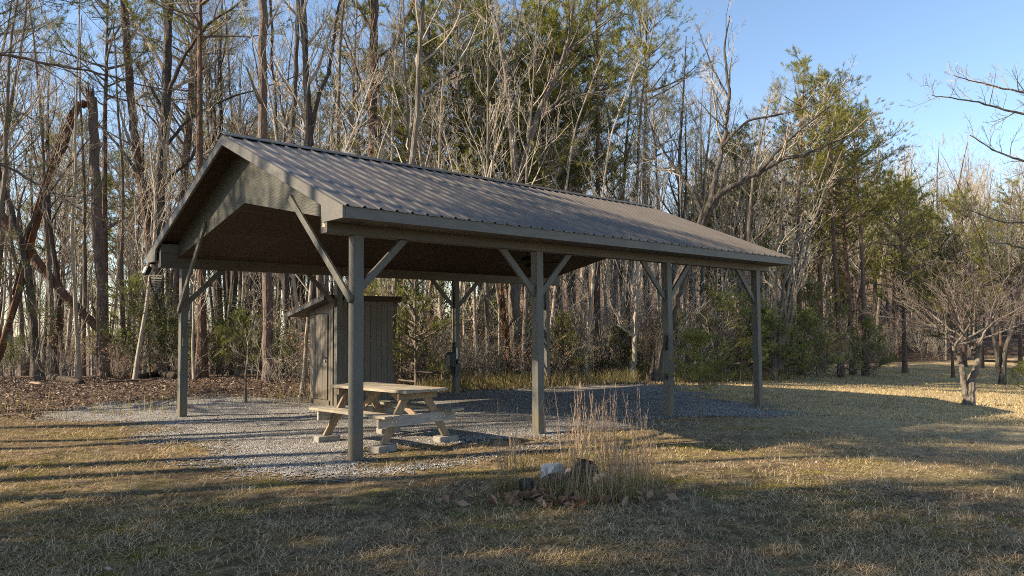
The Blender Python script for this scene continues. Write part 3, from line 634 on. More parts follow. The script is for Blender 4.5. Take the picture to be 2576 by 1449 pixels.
MB().box(0.001, 0.03, 0.03, LY, 0.02, lo - 0.02).build('inner_wall', M['black'], sh)
MB().box(LX - 0.03, LX - 0.001, 0.03, LY, 0.0, lo).build('back_wall', M['shed_wood'], sh)
MB().box(0.0, LX, LY - 0.02, LY, 0.0, lo - 0.01).build('rear_wall', M['shed_wood'], sh)
def fdoor(a, p, q, d): a.box(-0.045 - d, -0.022 - d, p, q, 0.14, 2.06)
dr = planks(0.22, 0.885, 6, fdoor).build('door', M['shed_wood'], sh, 0.002)
a = MB(); a.box(-0.062, -0.052, 0.235, 0.36, 1.06, 1.10); a.build('hasp', M['black'], dr)
a = MB(); a.box(-0.085, -0.064, 0.265, 0.31, 0.98, 1.03); a.tube([(-0.074, 0.27, 1.03), (-0.074, 0.27, 1.06), (-0.074, 0.305, 1.06), (-0.074, 0.305, 1.03)], 0.005, 6); a.build('padlock', M['grey_box'], dr)
MB().box(-0.07, -0.021, 0.10, 1.0, -0.03, 0.13).build('sill', M['shed_wood'], sh, 0.005)
rz = lambda y_: 2.49 - 0.195 * (y_ + 0.06)
q = [(-0.06, rz(-0.06)), (1.84, rz(1.84)), (1.84, rz(1.84) - 0.012), (-0.06, rz(-0.06) - 0.012)]
rf = MB().prism(q, 'x', -0.29, LX + 0.26).build('roof', M['roof'], sh)
q = [(-0.04, rz(-0.04) - 0.014), (1.81, rz(1.81) - 0.014), (1.81, rz(1.81) - 0.11), (-0.04, rz(-0.04) - 0.11)]
MB().prism(q, 'x', -0.28, -0.258).build('fascia', M['paint_fascia'], rf, 0.002)
MB().prism(q, 'x', LX + 0.225, LX + 0.247).build('fascia', M['paint_beam'], rf, 0.002)
MB().box(-0.257, LX + 0.224, -0.055, -0.032, rz(-0.05) - 0.118, rz(-0.05) - 0.016).build('fascia', M['ceiling'], rf, 0.002)
MB().prism([(-0.03, rz(-0.03) - 0.10), (1.79, rz(1.79) - 0.10), (1.79, rz(1.79) - 0.112), (-0.03, rz(-0.03) - 0.112)], 'x', -0.256, LX + 0.223).build('soffit', M['paint_beam'], rf)

# ------------------------------------------------------------------ picnic table
TC = (-1.86, 10.80); TTH = PI / 2 - 0.75
tb = empty('picnic_table', 'weathered wooden picnic table with two attached benches, propped on concrete blocks', 'picnic table', (TC[0], TC[1], gz(*TC)), TTH)
def plank_set(x0, x1, n, y0, y1, z0, z1, name, mt):
    a = MB(); e = np.linspace(x0, x1, n + 1)
    for i in range(n): a.box(e[i] + 0.003, e[i + 1] - 0.003, y0 + rr_.uniform(-0.012, 0.012), y1 + rr_.uniform(-0.012, 0.012), z0, z1 + rr_.uniform(-0.003, 0.003))
    return a.build(name, mt, tb, 0.004)
LT = 0.915
plank_set(-0.37, 0.37, 5, -LT, LT, 0.765, 0.805, 'table_top', M['table_wood'])
for s in (-1, 1): plank_set(*sorted((s * 0.45, s * 0.715)), 2, -LT, LT, 0.455, 0.493, 'bench', M['table_wood'])
for ye in (-0.68, 0.68):
    e = 1 if ye > 0 else -1
    for s in (-1, 1):
        q = [(s * 0.10, 0.728), (s * 0.235, 0.728), (s * 0.625, 0.092), (s * 0.49, 0.092)]
        MB().prism(q, 'y', ye - 0.02, ye + 0.02).build('leg', M['leg_wood'], tb, 0.003)
    MB().box(-0.69, 0.69, ye + e * 0.0225 if e > 0 else ye - 0.0615, ye + 0.0615 if e > 0 else ye - 0.0225, 0.315, 0.452).build('bench_support', M['cross_wood'], tb, 0.004)
    MB().box(-0.345, 0.345, ye + e * 0.0225 if e > 0 else ye - 0.0615, ye + 0.0615 if e > 0 else ye - 0.0225, 0.665, 0.762).build('top_support', M['leg_wood'], tb, 0.004)
    for xx in (-0.47, -0.40, 0.40, 0.47): MB().tube([(xx, ye + e * 0.060, 0.385), (xx, ye + e * 0.070, 0.385)], 0.011, 8).build('bolt', M['bolt'], tb)
for s in (-1, 1): MB().bar((0, s * 0.12, 0.74), (0, s * 0.652, 0.42), 0.085, 0.038, (1, 0, 0)).build('diagonal_brace', M['leg_wood'], tb, 0.003)
lab = {(-1, -1): 'concrete block under the picnic table leg nearest the front corner post', (1, -1): 'concrete block under the right-hand near leg of the picnic table',
       (-1, 1): 'concrete block under the left far leg of the picnic table', (1, 1): 'concrete block under the hindmost leg of the picnic table'}
for (sx_, sy_), lb in lab.items():
    a = MB(); a.box(-0.17, 0.17, -0.095, 0.095, -0.05, 0.088)
    o = a.build('concrete_block', M['concrete'], None, 0.014)
    c_, s_ = math.cos(TTH), math.sin(TTH); lx, ly = sx_ * 0.56, sy_ * 0.68
    px_, py_ = TC[0] + c_ * lx - s_ * ly, TC[1] + s_ * lx + c_ * ly
    o.location = (px_, py_, gz(*TC)); o.rotation_euler = (0, 0, TTH + rr_.uniform(-0.15, 0.15)); setp(o, lb, 'concrete block', 'blocks under the picnic table')
# ------------------------------------------------------------------ trees
class Tubes:
    def __init__(s): s.g = {}
    def add(s, pts, rad, k): s.g.setdefault((len(pts), k), []).append((pts, rad))
    def mesh(s):
        Vs, Fs, o = [], [], 0
        for (n, k), L in s.g.items():
            P = np.array([l[0] for l in L], float); Rd = np.array([l[1] for l in L], float); m_ = len(L)
            T = np.empty_like(P); T[:, 1:-1] = P[:, 2:] - P[:, :-2]; T[:, 0] = P[:, 1] - P[:, 0]; T[:, -1] = P[:, -1] - P[:, -2]
            T /= np.linalg.norm(T, axis=2)[..., None] + 1e-9
            main = P[:, -1] - P[:, 0]; ax = np.zeros_like(main); ax[np.arange(m_), np.argmin(np.abs(main), axis=1)] = 1
            A = np.cross(T, ax[:, None, :]); A /= np.linalg.norm(A, axis=2)[..., None] + 1e-9; B = np.cross(T, A)
            th = np.arange(k) * 2 * PI / k
            V = P[:, :, None] + Rd[:, :, None, None] * (A[:, :, None] * np.cos(th)[:, None] + B[:, :, None] * np.sin(th)[:, None])
            Vs.append(V.reshape(-1, 3))
            I = np.arange(m_ * n * k).reshape(m_, n, k); J = np.roll(I, -1, 2)
            Fs.append(np.stack([I[:, :-1], J[:, :-1], J[:, 1:], I[:, 1:]], -1).reshape(-1, 4) + o); o += m_ * n * k
        if not Vs: return np.zeros((0, 3)), np.zeros((0, 4), int)
        return np.concatenate(Vs), np.concatenate(Fs)
def walk(rg, p, d, L, n, wob, trop):
    pts = [p]; d = d / np.linalg.norm(d)
    for i in range(n - 1):
        d = d + rg.randn(3) * wob + np.array([0, 0, trop]); d /= np.linalg.norm(d); p = p + d * (L / (n - 1)); pts.append(p)
    return np.array(pts)
def side_dir(rg, t, ang):
    a = np.cross(t, rg.randn(3)); a /= np.linalg.norm(a) + 1e-9; return t * math.cos(ang) + a * math.sin(ang)
def sprout(rg, pts, rad, lv, TB, counts, lens, tips, angs=(0.75, 0.7, 0.8, 0.8), lo=0.25, trop=0.07, wob=0.115, mn=0.003, k=3):
    """children of a limb path; lv indexes counts/lens"""
    if lv >= len(counts): return
    Lp = np.linalg.norm(pts[1:] - pts[:-1], axis=1).sum(); n = len(pts)
    for c in range(max(1, int(round(counts[lv] * (0.8 + 0.4 * rg.rand()))))):
        f = lo + (1 - lo) * ((c + rg.rand()) / counts[lv]); f = min(f, 0.98); i = min(int(f * (n - 1)), n - 2); u = f * (n - 1) - i
        p = pts[i] * (1 - u) + pts[i + 1] * u; r = (rad[i] * (1 - u) + rad[i + 1] * u) * 0.62; t = pts[i + 1] - pts[i]; t = t / (np.linalg.norm(t) + 1e-9)
        d = side_dir(rg, t, angs[lv] * (0.7 + 0.6 * rg.rand())); d[2] += 0.15
        L = Lp * lens[lv] * (1.15 - 0.6 * f) * (0.7 + 0.6 * rg.rand()); nn_ = 5 if lv == 0 else (4 if lv == 1 else 3)
        q = walk(rg, p, d, L, nn_, wob, trop); rr = np.maximum(np.linspace(r, r * 0.3, nn_), mn)
        TB.add(q, rr, 5 if r > 0.03 else k)
        if lv == len(counts) - 1 and tips is not None: tips.append((q[-1], q[-1] - q[-2])); tips.append((q[len(q) // 2], q[-1] - q[-2]))
        sprout(rg, q, rr, lv + 1, TB, counts, lens, tips, angs, 0.2, trop, wob, mn, k)
def needles(rg, C_, D_, nper, L, wd, up=0.25, spread=0.75):
    C_ = np.asarray(C_); D_ = np.asarray(D_); D_ = D_ / (np.linalg.norm(D_, axis=1)[:, None] + 1e-9)
    c = np.repeat(C_, nper, 0); d = np.repeat(D_, nper, 0); n = len(c)
    c = c + d * (rg.rand(n, 1) - 0.5) * L * 1.2
    v = d * (0.5 + 0.3 * rg.rand(n, 1)) + rg.randn(n, 3) * spread * 0.7 + np.array([0, 0, up]); v /= np.linalg.norm(v, axis=1)[:, None]
    s = np.cross(v, rg.randn(n, 3)); s /= np.linalg.norm(s, axis=1)[:, None] + 1e-9
    l = L * (0.6 + 0.6 * rg.rand(n, 1))
    V = np.stack([c - s * wd / 2, c + s * wd / 2, c + v * l + s * wd * 0.25, c + v * l - s * wd * 0.25], 1).reshape(-1, 3)
    return V, np.arange(n)[:, None] * 4 + np.array([[0, 1, 2, 3]])
def leaves3(rg, C_, nper, size, rad, droop=0.2):
    c = np.repeat(np.asarray(C_), nper, 0); n = len(c); c = c + rg.randn(n, 3) * rad
    a = rg.randn(n, 3); a[:, 2] -= droop; a /= np.linalg.norm(a, axis=1)[:, None]; b = np.cross(a, rg.randn(n, 3)); b /= np.linalg.norm(b, axis=1)[:, None]
    s = size * (0.6 + 0.7 * rg.rand(n, 1)); V = np.stack([c, c + a * s * 0.5 + b * s * 0.3, c + a * s, c + a * s * 0.5 - b * s * 0.3], 1).reshape(-1, 3)
    return V, np.arange(n)[:, None] * 4 + np.array([[0, 1, 2, 3]])
def merge(name, bits):
    """bits: list of (V, F, material) -> one mesh"""
    Vs, Fs, mi, mats, o = [], [], [], [], 0
    for V, F, m_ in bits:
        if not len(V): continue
        if m_ not in mats: mats.append(m_)
        Vs.append(V); Fs.append(F + o); mi.append(np.full(len(F), mats.index(m_))); o += len(V)
    return mesh_np(name, np.concatenate(Vs), Fs, mats, False, np.concatenate(mi))
def trunk_path(rg, Ht, lean=0.0, wob=0.02, n=12):
    pts = walk(rg, np.zeros(3), np.array([lean, 0, 1.0]), Ht, n, wob, 0.03 if not lean else 0.0); return pts
def flare(rad, z): return rad * (1 + 0.45 * np.exp(-np.maximum(z, 0) / 0.25))
def bare_tree(seed, Ht, r0, cs=0.4, nl=12, reach=0.28, counts=(6, 5, 3), lens=(0.5, 0.5, 0.5), bm='bark_grey', tm='twig_grey', wob=0.035, fork=0, ang=0.75, lean=0.0, up=0.12, mn=0.0033, split=True):
    rg = np.random.RandomState(seed); TT = Tubes(); TB = Tubes()
    pts = trunk_path(rg, Ht, lean, wob, 14); rad = flare(np.linspace(r0, max(0.015, r0 * 0.12), 14), pts[:, 2])
    p2 = np.vstack([[pts[0] - np.array([0, 0, 0.3])], pts]); TT.add(p2, np.concatenate([[rad[0]], rad]), 10)
    mains = [(pts, rad, cs)]
    for f_ in range(fork):
        i = rg.randint(3, 7); L = Ht * (0.75 - i / 14) * 1.05; q = walk(rg, pts[i], side_dir(rg, np.array([0, 0, 1.0]), 0.35), L, 9, 0.05, 0.05)
        rq = np.linspace(rad[i] * 0.75, 0.02, 9); TT.add(q, rq, 8); mains.append((q, rq, 0.25))
    for pts_, rad_, c0 in mains:
        Lm = np.linalg.norm(pts_[1:] - pts_[:-1], axis=1).sum(); n = len(pts_); cnt = nl if len(mains) == 1 else max(5, int(nl * 0.7))
        for c in range(cnt):
            f = c0 + (0.98 - c0) * (c + rg.rand()) / cnt; f = min(f, 0.985); i = min(int(f * (n - 1)), n - 2); u = f * (n - 1) - i
            p = pts_[i] * (1 - u) + pts_[i + 1] * u; r = (rad_[i] * (1 - u) + rad_[i + 1] * u) * 0.5
            L = Ht * reach * (1.25 - 0.85 * (f - c0) / (1 - c0)) * (0.65 + 0.6 * rg.rand())
            q = walk(rg, p, side_dir(rg, np.array([0, 0, 1.0]), ang * (0.75 + 0.6 * rg.rand())), L, 7, 0.13, up)
            rr = np.maximum(np.linspace(r, r * 0.22, 7), 0.005); (TT if r > 0.035 else TB).add(q, rr, 6 if r > 0.035 else 4)
            sprout(rg, q, rr, 0, TB, counts, lens, None, trop=0.07, mn=mn)
    a = TT.mesh(); b = TB.mesh(); return merge('trunk', [(*a, M[bm])]), merge('crown', [(*b, M[tm])])
def pine_tree(seed, Ht, r0, cs=0.55, nb=34, reach=3.0, tier='flat', nm='needles', bm='bark_pine', nper=18, nl=0.15, nw=0.014, dead=8, taper=1.0, sub=7, lean=0.0):
    rg = np.random.RandomState(seed); TT = Tubes(); TB = Tubes(); tips = []
    pts = trunk_path(rg, Ht, lean, 0.012, 14); rad = flare(np.linspace(r0, 0.02, 14), pts[:, 2]); p2 = np.vstack([[pts[0] - np.array([0, 0, 0.3])], pts]); TT.add(p2, np.concatenate([[rad[0]], rad]), 10)
    for c in range(dead):
        f = 0.15 + (cs - 0.1) * rg.rand(); i = min(int(f * 13), 12); q = walk(rg, pts[i], side_dir(rg, np.array([0, 0, 1.0]), 1.4), 0.5 + 1.6 * rg.rand(), 5, 0.15, -0.02); rr = np.linspace(0.018, 0.005, 5); TB.add(q, rr, 4); sprout(rg, q, rr, 0, TB, (4,), (0.5,), None)
    for c in range(nb):
        f = cs + (0.97 - cs) * (c + rg.rand()) / nb; i = min(int(f * 13), 12); u = f * 13 - i; p = pts[i] * (1 - u) + pts[i + 1] * u
        g = (f - cs) / (1 - cs); L = reach * ((1 - g) ** 0.7 * 0.9 + 0.22) * taper * (0.6 + 0.6 * rg.rand()); L *= min(1, 0.55 + g * 3) if cs > 0.2 else 1
        q = walk(rg, p, side_dir(rg, np.array([0, 0, 1.0]), 1.35 - 0.6 * g + 0.2 * rg.randn()), L, 6, 0.11, 0.07); r = 0.012 + 0.016 * L; rr = np.linspace(r, 0.006, 6); TB.add(q, rr, 4)
        for s in range(max(3, int(sub * L / reach * 1.6 + 2))):
            ff = 0.45 + 0.55 * rg.rand(); j = min(int(ff * 5), 4); v = ff * 5 - j; pp = q[j] * (1 - v) + q[j + 1] * v; t = q[j + 1] - q[j]; t = t / np.linalg.norm(t)
            d = side_dir(rg, t, 0.8); d[2] = abs(d[2]) * 0.5 + 0.12; q2 = walk(rg, pp, d, L * (0.22 + 0.25 * rg.rand()), 4, 0.14, 0.1); TB.add(q2, np.array([0.008, 0.006, 0.005, 0.004]), 3)
            for kk in (0.55, 0.8, 1.0):
                jj = min(int(kk * 3), 2); vv = kk * 3 - jj; tips.append((q2[jj] * (1 - vv) + q2[jj + 1] * vv + rg.randn(3) * 0.06, q2[jj + 1] - q2[jj]))
        tips.append((q[-1], q[-1] - q[-2])); tips.append((q[-2], q[-1] - q[-2]))
    tips.append((pts[-1], np.array([0, 0, 1.0])))
    a = TT.mesh(); b = TB.mesh(); nd = needles(rg, [t_[0] for t_ in tips], [t_[1] for t_ in tips], nper, nl, nw)
    return merge('trunk', [(*a, M[bm])]), merge('crown', [(*b, M['twig_dark']), (*nd, M[nm])])
def shrub(seed, Ht, nst, lm, size, nper, rad=0.06, tm='twig_grey', stem_r=0.012, sp=0.5):
    rg = np.random.RandomState(seed); TT = Tubes(); TB = Tubes(); tips = []
    for i in range(nst):
        q = walk(rg, np.array([rg.randn() * 0.08, rg.randn() * 0.08, -0.1]), np.array([rg.randn() * sp, rg.randn() * sp, 1.0]), Ht * (0.6 + 0.45 * rg.rand()), 7, 0.09, 0.04)
        rr = np.linspace(stem_r, 0.005, 7); TT.add(q, rr, 5); sprout(rg, q, rr, 0, TB, (9, 4), (0.4, 0.5), tips, lo=0.15)
    a = TT.mesh(); b = TB.mesh(); bits = [(*b, M[tm])]
    if lm: bits.append((*leaves3(rg, [t_[0] for t_ in tips], nper, size, rad), M[lm]))
    return merge('stems', [(*a, M['twig_dark' if tm == 'twig_dark' else 'bark_grey'])]), merge('foliage' if lm else 'twigs', bits)

LIB = {}
LIB['oak'] = [bare_tree(11, 17, 0.19, 0.35, 13, 0.27, fork=1, wob=0.05), bare_tree(12, 16, 0.17, 0.4, 13, 0.25, fork=1, bm='bark_dark', wob=0.06), bare_tree(13, 18, 0.21, 0.42, 14, 0.24, wob=0.04, bm='bark_grey')]
LIB['pole'] = [bare_tree(21, 15, 0.10, 0.35, 16, 0.16, (5, 4, 2), bm='bark_grey', tm='twig_pale', up=0.2, ang=0.6), bare_tree(22, 13.5, 0.08, 0.3, 15, 0.17, (5, 4, 2), bm='bark_pale', tm='twig_pale', up=0.2, ang=0.6, wob=0.05),
               bare_tree(23, 16, 0.12, 0.45, 14, 0.17, (5, 4, 2), bm='bark_grey', tm='twig_grey', up=0.18, wob=0.05), bare_tree(24, 12, 0.07, 0.25, 14, 0.2, (5, 4, 2), bm='bark_pale', tm='twig_pale', up=0.16, wob=0.06, lean=0.03)]
LIB['sapling'] = [bare_tree(31, 6.5, 0.035, 0.2, 12, 0.2, (5, 3), (0.5, 0.5), bm='bark_pale', tm='twig_pale', wob=0.06), bare_tree(32, 5, 0.03, 0.15, 12, 0.24, (5, 3), (0.5, 0.5), bm='bark_grey', tm='twig_grey', wob=0.08), bare_tree(33, 8, 0.045, 0.2, 14, 0.18, (5, 3), (0.5, 0.5), bm='bark_pale', tm='twig_pale', wob=0.06, lean=0.04)]
LIB['far'] = [bare_tree(35, 14, 0.10, 0.3, 16, 0.18, (4, 3), (0.55, 0.5), bm='bark_grey', tm='twig_grey', up=0.2, ang=0.6, mn=0.009), bare_tree(36, 12, 0.08, 0.25, 16, 0.2, (4, 3), (0.55, 0.5), bm='bark_pale', tm='twig_pale', up=0.2, mn=0.009, wob=0.06), bare_tree(37, 15, 0.13, 0.4, 16, 0.22, (4, 3), (0.55, 0.5), bm='bark_dark', tm='twig_grey', up=0.15, mn=0.009, wob=0.05)]
LIB['pine'] = [pine_tree(41, 18, 0.17, 0.62, 30, 3.0), pine_tree(42, 19, 0.19, 0.66, 28, 3.2, bm='bark_pine_grey'), pine_tree(43, 16, 0.14, 0.58, 30, 2.6), pine_tree(44, 18, 0.19, 0.66, 60, 3.6, nper=26, sub=10)]
LIB['bushy'] = [pine_tree(51, 13, 0.15, 0.3, 72, 3.5, nper=24, sub=8, dead=4), pine_tree(52, 12, 0.13, 0.25, 56, 3.0, nper=16, sub=8, dead=4, nm='needles_dark'), pine_tree(53, 14, 0.15, 0.4, 64, 3.7, nper=24, sub=8, dead=4)]
LIB['young'] = [pine_tree(61, 2.6, 0.022, 0.06, 34, 1.15, nm='needles_soft', bm='bark_grey', nper=16, nl=0.085, nw=0.008, dead=0, sub=6), pine_tree(62, 3.6, 0.03, 0.06, 42, 1.4, nm='needles_soft', bm='bark_grey', nper=16, nl=0.085, nw=0.008, dead=0, sub=6), pine_tree(63, 1.7, 0.016, 0.05, 26, 0.85, nm='needles_soft', bm='bark_grey', nper=16, nl=0.075, nw=0.007, dead=0, sub=6)]
LIB['holly'] = [shrub(71, 2.6, 7, 'leaf_holly', 0.075, 5), shrub(72, 3.4, 6, 'leaf_holly', 0.08, 5)]
LIB['beech'] = [shrub(81, 3.4, 4, 'leaf_dry', 0.075, 2, 0.05), shrub(82, 2.6, 5, 'leaf_dry', 0.07, 2, 0.05)]
LIB['thicket'] = [shrub(91, 2.4, 9, None, 0, 0, tm='twig_pale', sp=0.7), shrub(92, 3.2, 9, None, 0, 0, tm='twig_grey', sp=0.6)]
PARTN = {'holly': ('stems', 'foliage'), 'beech': ('stems', 'foliage'), 'thicket': ('stems', 'twigs')}
NAME = {'oak': 'bare_tree', 'pole': 'bare_tree', 'sapling': 'bare_sapling', 'pine': 'pine_tree', 'bushy': 'pine_tree', 'young': 'young_pine', 'holly': 'evergreen_shrub', 'beech': 'leafy_shrub', 'thicket': 'bare_shrub'}
CAT = {'oak': 'tree', 'pole': 'tree', 'sapling': 'sapling', 'pine': 'pine tree', 'bushy': 'pine tree', 'young': 'young pine', 'holly': 'shrub', 'beech': 'shrub', 'thicket': 'shrub'}
LOOK = {'oak': 'tall bare grey tree', 'pole': 'slim pale-twigged tree', 'sapling': 'thin bare sapling', 'pine': 'straight high-crowned pine', 'bushy': 'broad branchy green pine',
        'young': 'young light-green pine', 'holly': 'glossy evergreen shrub', 'beech': 'dry tan-leaved shrub', 'thicket': 'bare many-stemmed shrub'}
def plant(kind, var, x, y, scale=1.0, rz=None, label=None, group=None):
    i = var % len(LIB[kind]); t_, c_ = LIB[kind][i]; pn = PARTN.get(kind, ('trunk', 'crown'))
    o = empty(NAME[kind], label, CAT[kind], (x, y, gz(x, y) - 0.03), rs.rand() * 2 * PI if rz is None else rz, group, scale)
    link(pn[0], t_, o); link(pn[1], c_, o); return o
AUTO = []
def where(x, y, kind):
    if y < 1 or abs(x) > 0.72 * y + 1.5: return 'beside the lawn outside the frame', 'outside the frame', 0
    px, _ = ppx((x, y, gz(x, y))); d = float(y - wood_edge(x))
    dep = 'fronting the woods' if d < 1.3 else ('just inside the woods' if d < 5 else ('deeper in the woods' if d < 11 else 'far back'))
    for lim, nm in ((150, 'at far left'), (330, 'near the snapped pine'), (450, 'near the big dark oak'), (640, 'by the far corner post'), (790, 'left of the shed'),
                    (1000, 'behind the shed'), (1150, 'right of the shed'), (1290, 'near the forked oak'), (1400, 'behind the second near post'),
                    (1680, 'left of third near post'), (1900, 'left of last near post'), (2080, 'right of last near post'), (2250, 'right of the roof'), (2400, 'left of two-stemmed tree'), (9e9, 'behind the two-stemmed tree')):
        if px < lim: return dep + ' ' + nm, nm, px
def auto(kind, var, x, y, scale=1.0):
    wtext, key, px = where(x, y, kind); lb = f"{LOOK[kind]} {wtext}"
    o = plant(kind, var, x, y, scale, None, lb, f"{NAME[kind].replace('_', ' ')}s {key}"); AUTO.append((o, px + y * 0.01)); return o
def number_labels():
    by = {}
    for o, px in AUTO: by.setdefault(o['label'], []).append((px, o))
    od = ['', 'second', 'third', 'fourth', 'fifth', 'sixth', 'seventh', 'eighth', 'ninth', 'tenth', 'eleventh', 'twelfth', 'thirteenth', 'fourteenth']
    for lb, L in by.items():
        L.sort(key=lambda q: q[0]); n_ = len(L)
        if n_ < 2: continue
        for i, (px, o) in enumerate(L):
            o['label'] = ('leftmost ' if i == 0 else 'rightmost ' if i == n_ - 1 else ('middle ' if n_ == 3 else od[min(i, 13)] + ' from left ')) + lb

# hero trees drawn limb by limb: (px, py, distance) on the 2576-wide frame gives each joint its own place in space
def hero(name, label, cat, limbs, seed, bm, tm, counts=(6, 5, 3), lens=(0.30, 0.5, 0.5), mn=0.005, lo=0.3, needle=None, nk=None, ssub=0.9, base_part='trunk', trop=0.05, group=None):
    """limbs: list of (points, radius0, radius1, twiggy) ; first limb is the trunk"""
    rg = np.random.RandomState(seed); TT = Tubes(); TB = Tubes(); tips = [] if needle else None
    p0 = at(*limbs[0][0][0]); base = Vector((p0.x, p0.y, gz(p0.x, p0.y)))
    for pts, r0, r1, tw in limbs:
        P = [at(*q) - base for q in pts]
        if pts is limbs[0][0]: P[0] = Vector((0, 0, -0.25))
        n = 5 * (len(P) - 1) + 1; arr = np.array([[*p] for p in P]); s = np.linspace(0, len(P) - 1, n); q = np.stack([np.interp(s, np.arange(len(P)), arr[:, i]) for i in range(3)], -1)
        if len(P) > 2:
            for _ in range(3): q[1:-1] = (q[:-2] + 2 * q[1:-1] + q[2:]) / 4
        q[1:-1] += rg.randn(n - 2, 3) * min(0.02, r0 * 0.25); rr = np.linspace(r0, r1, n)
        if pts is limbs[0][0]: rr = flare(rr, q[:, 2])
        TT.add(q, rr, 12 if r0 > 0.08 else 7)
        if tw: sprout(rg, q, rr * ssub, 0, TB, (int(counts[0] * tw),) + tuple(counts[1:]), lens, tips, lo=lo if tw < 2 else 0.15, mn=mn, trop=trop)
    o = empty(name, label, cat, base, 0, group); link(base_part, merge('trunk', [(*TT.mesh(), M[bm])]), o)
    bits = [(*TB.mesh(), M[tm])]
    if needle and tips: bits.append((*needles(rg, [t_[0] for t_ in tips], [t_[1] for t_ in tips], *nk), M[needle]))
    if len(bits[0][0]): link('crown', merge('crown', bits), o)
    return o
g_ = lambda px, py: on_ground(px, py).y
# left side
D = g_(258, 952)
snag = hero('snapped_pine', 'dark pine trunk snapped off high up, its reddish split top hanging down leftward', 'pine tree', [([(258, 952, D), (258, 800, D), (248, 600, D), (238, 420, D), (232, 245, D)], 0.19, 0.135, 0.8)], 101, 'bark_pine_grey', 'twig_dark', (5, 3), (0.12, 0.4))
bm_ = MB()
for k in range(9):
    an = k * 0.7; p = at(228 + 6 * math.cos(an), 250, D + 0.08 * math.sin(an)) - snag.location; q = at(226 + 11 * math.cos(an), 225 - (k * 37 % 23), D + 0.1 * math.sin(an)) - snag.location
    bm_.tube([p, (p + q) / 2, q], [0.05, 0.035, 0.006], 5)
bm_.build('splinters', M['wood_split'], snag)
tb_ = Tubes(); L_ = [at(228, 262, D) - snag.location, at(198, 262, D - 0.1) - snag.location, at(165, 345, D - 0.4) - snag.location, at(125, 450, D - 0.8) - snag.location, at(85, 580, D - 1.3) - snag.location, at(45, 740, D - 1.8) - snag.location, at(-5, 905, D - 2.3) - snag.location]
arr = np.array([[*p] for p in L_]); s = np.linspace(0, 6, 31); q = np.stack([np.interp(s, np.arange(7), arr[:, i]) for i in range(3)], -1); tb_.add(q, np.linspace(0.135, 0.11, 31) * (1 + 0.12 * np.random.RandomState(2).randn(31)), 8)
tb_.add(q[4:20] + np.array([0.12, -0.05, 0.05]), np.linspace(0.07, 0.02, 16), 5); tb_.add(q[6:26] + np.array([-0.1, -0.1, -0.02]), np.linspace(0.05, 0.03, 20), 5)
link('hanging_top', merge('hanging_top', [(*tb_.mesh(), M['wood_split'])]), snag)
D = g_(98, 958)
hero('leaning_tree', 'thin lichen-spotted trunk leaning left in front of the far left woods', 'tree', [([(98, 958, D), (88, 850, D), (75, 720, D - 0.1), (52, 610, D - 0.2), (25, 520, D - 0.2), (0, 440, D - 0.3), (-30, 330, D - 0.4)], 0.125, 0.07, 1), ([(52, 610, D - 0.2), (100, 520, D), (170, 420, D + 0.3), (260, 300, D + 0.5)], 0.05, 0.015, 1.2)], 102, 'bark_dark', 'twig_dark', (6, 4, 2), (0.22, 0.5, 0.5))
D = g_(408, 950)
hero('bare_oak', 'big dark rough-barked oak trunk beside the left end of the roof', 'tree', [([(412, 950, D), (402, 850, D), (396, 700, D), (398, 560, D), (408, 400, D), (418, 250, D), (422, 120, D), (426, -40, D), (430, -200, D)], 0.235, 0.11, 1),
    ([(402, 480, D), (430, 440, D - 0.4), (485, 400, D - 0.8), (500, 330, D - 1), (490, 230, D - 1.2), (498, 90, D - 1.4)], 0.08, 0.025, 1.3), ([(405, 530, D), (350, 440, D + 0.3), (310, 380, D + 0.5), (240, 300, D + 0.8), (190, 190, D + 1)], 0.07, 0.02, 1.3),
    ([(418, 260, D), (455, 150, D - 0.3), (520, 60, D - 0.6), (600, 10, D - 0.8), (690, -60, D - 1)], 0.08, 0.02, 1.3), ([(418, 300, D), (380, 220, D), (330, 140, D + 0.3), (260, 100, D + 0.6)], 0.065, 0.02, 1.2), ([(410, 380, D), (470, 300, D + 0.4), (560, 250, D + 1), (680, 215, D + 1.5), (820, 165, D + 2)], 0.06, 0.015, 1.3)], 103, 'bark_dark', 'twig_grey', (6, 5, 3), (0.28, 0.5, 0.5))
D += 1.3
hero('pine_tree', 'reddish pine trunk rising up-left from behind the big dark oak', 'pine tree', [([(398, 938, D), (385, 700, D), (372, 560, D), (350, 430, D), (335, 300, D), (322, 150, D), (312, 0, D), (300, -180, D)], 0.17, 0.12, 0.7)], 104, 'bark_pine', 'twig_grey', (8, 4), (0.12, 0.5))
D = g_(676, 962)
hero('pine_tree', 'straight pine trunk seen under the roof between the far corner post and the shed', 'pine tree', [([(676, 962, D), (673, 800, D), (670, 650, D), (662, 450, D), (660, 200, D), (664, 0, D), (664, -200, D)], 0.155, 0.11, 0.8)], 105, 'bark_pine_grey', 'twig_dark', (8, 4), (0.10, 0.5), needle='needles', nk=(10, 0.15, 0.01))
D = g_(728, 960) + 1
hero('bare_tree', 'slim dark double trunk just left of the shed', 'tree', [([(728, 962, D), (722, 800, D), (718, 650, D), (728, 450, D), (738, 300, D), (748, 100, D), (752, -100, D)], 0.11, 0.06, 1), ([(720, 760, D), (700, 600, D + 0.2), (698, 400, D + 0.4), (690, 200, D + 0.6), (680, 0, D + 0.6)], 0.07, 0.04, 1)], 106, 'bark_dark', 'twig_pale', (7, 4, 2), (0.16, 0.5, 0.5))
D = 24
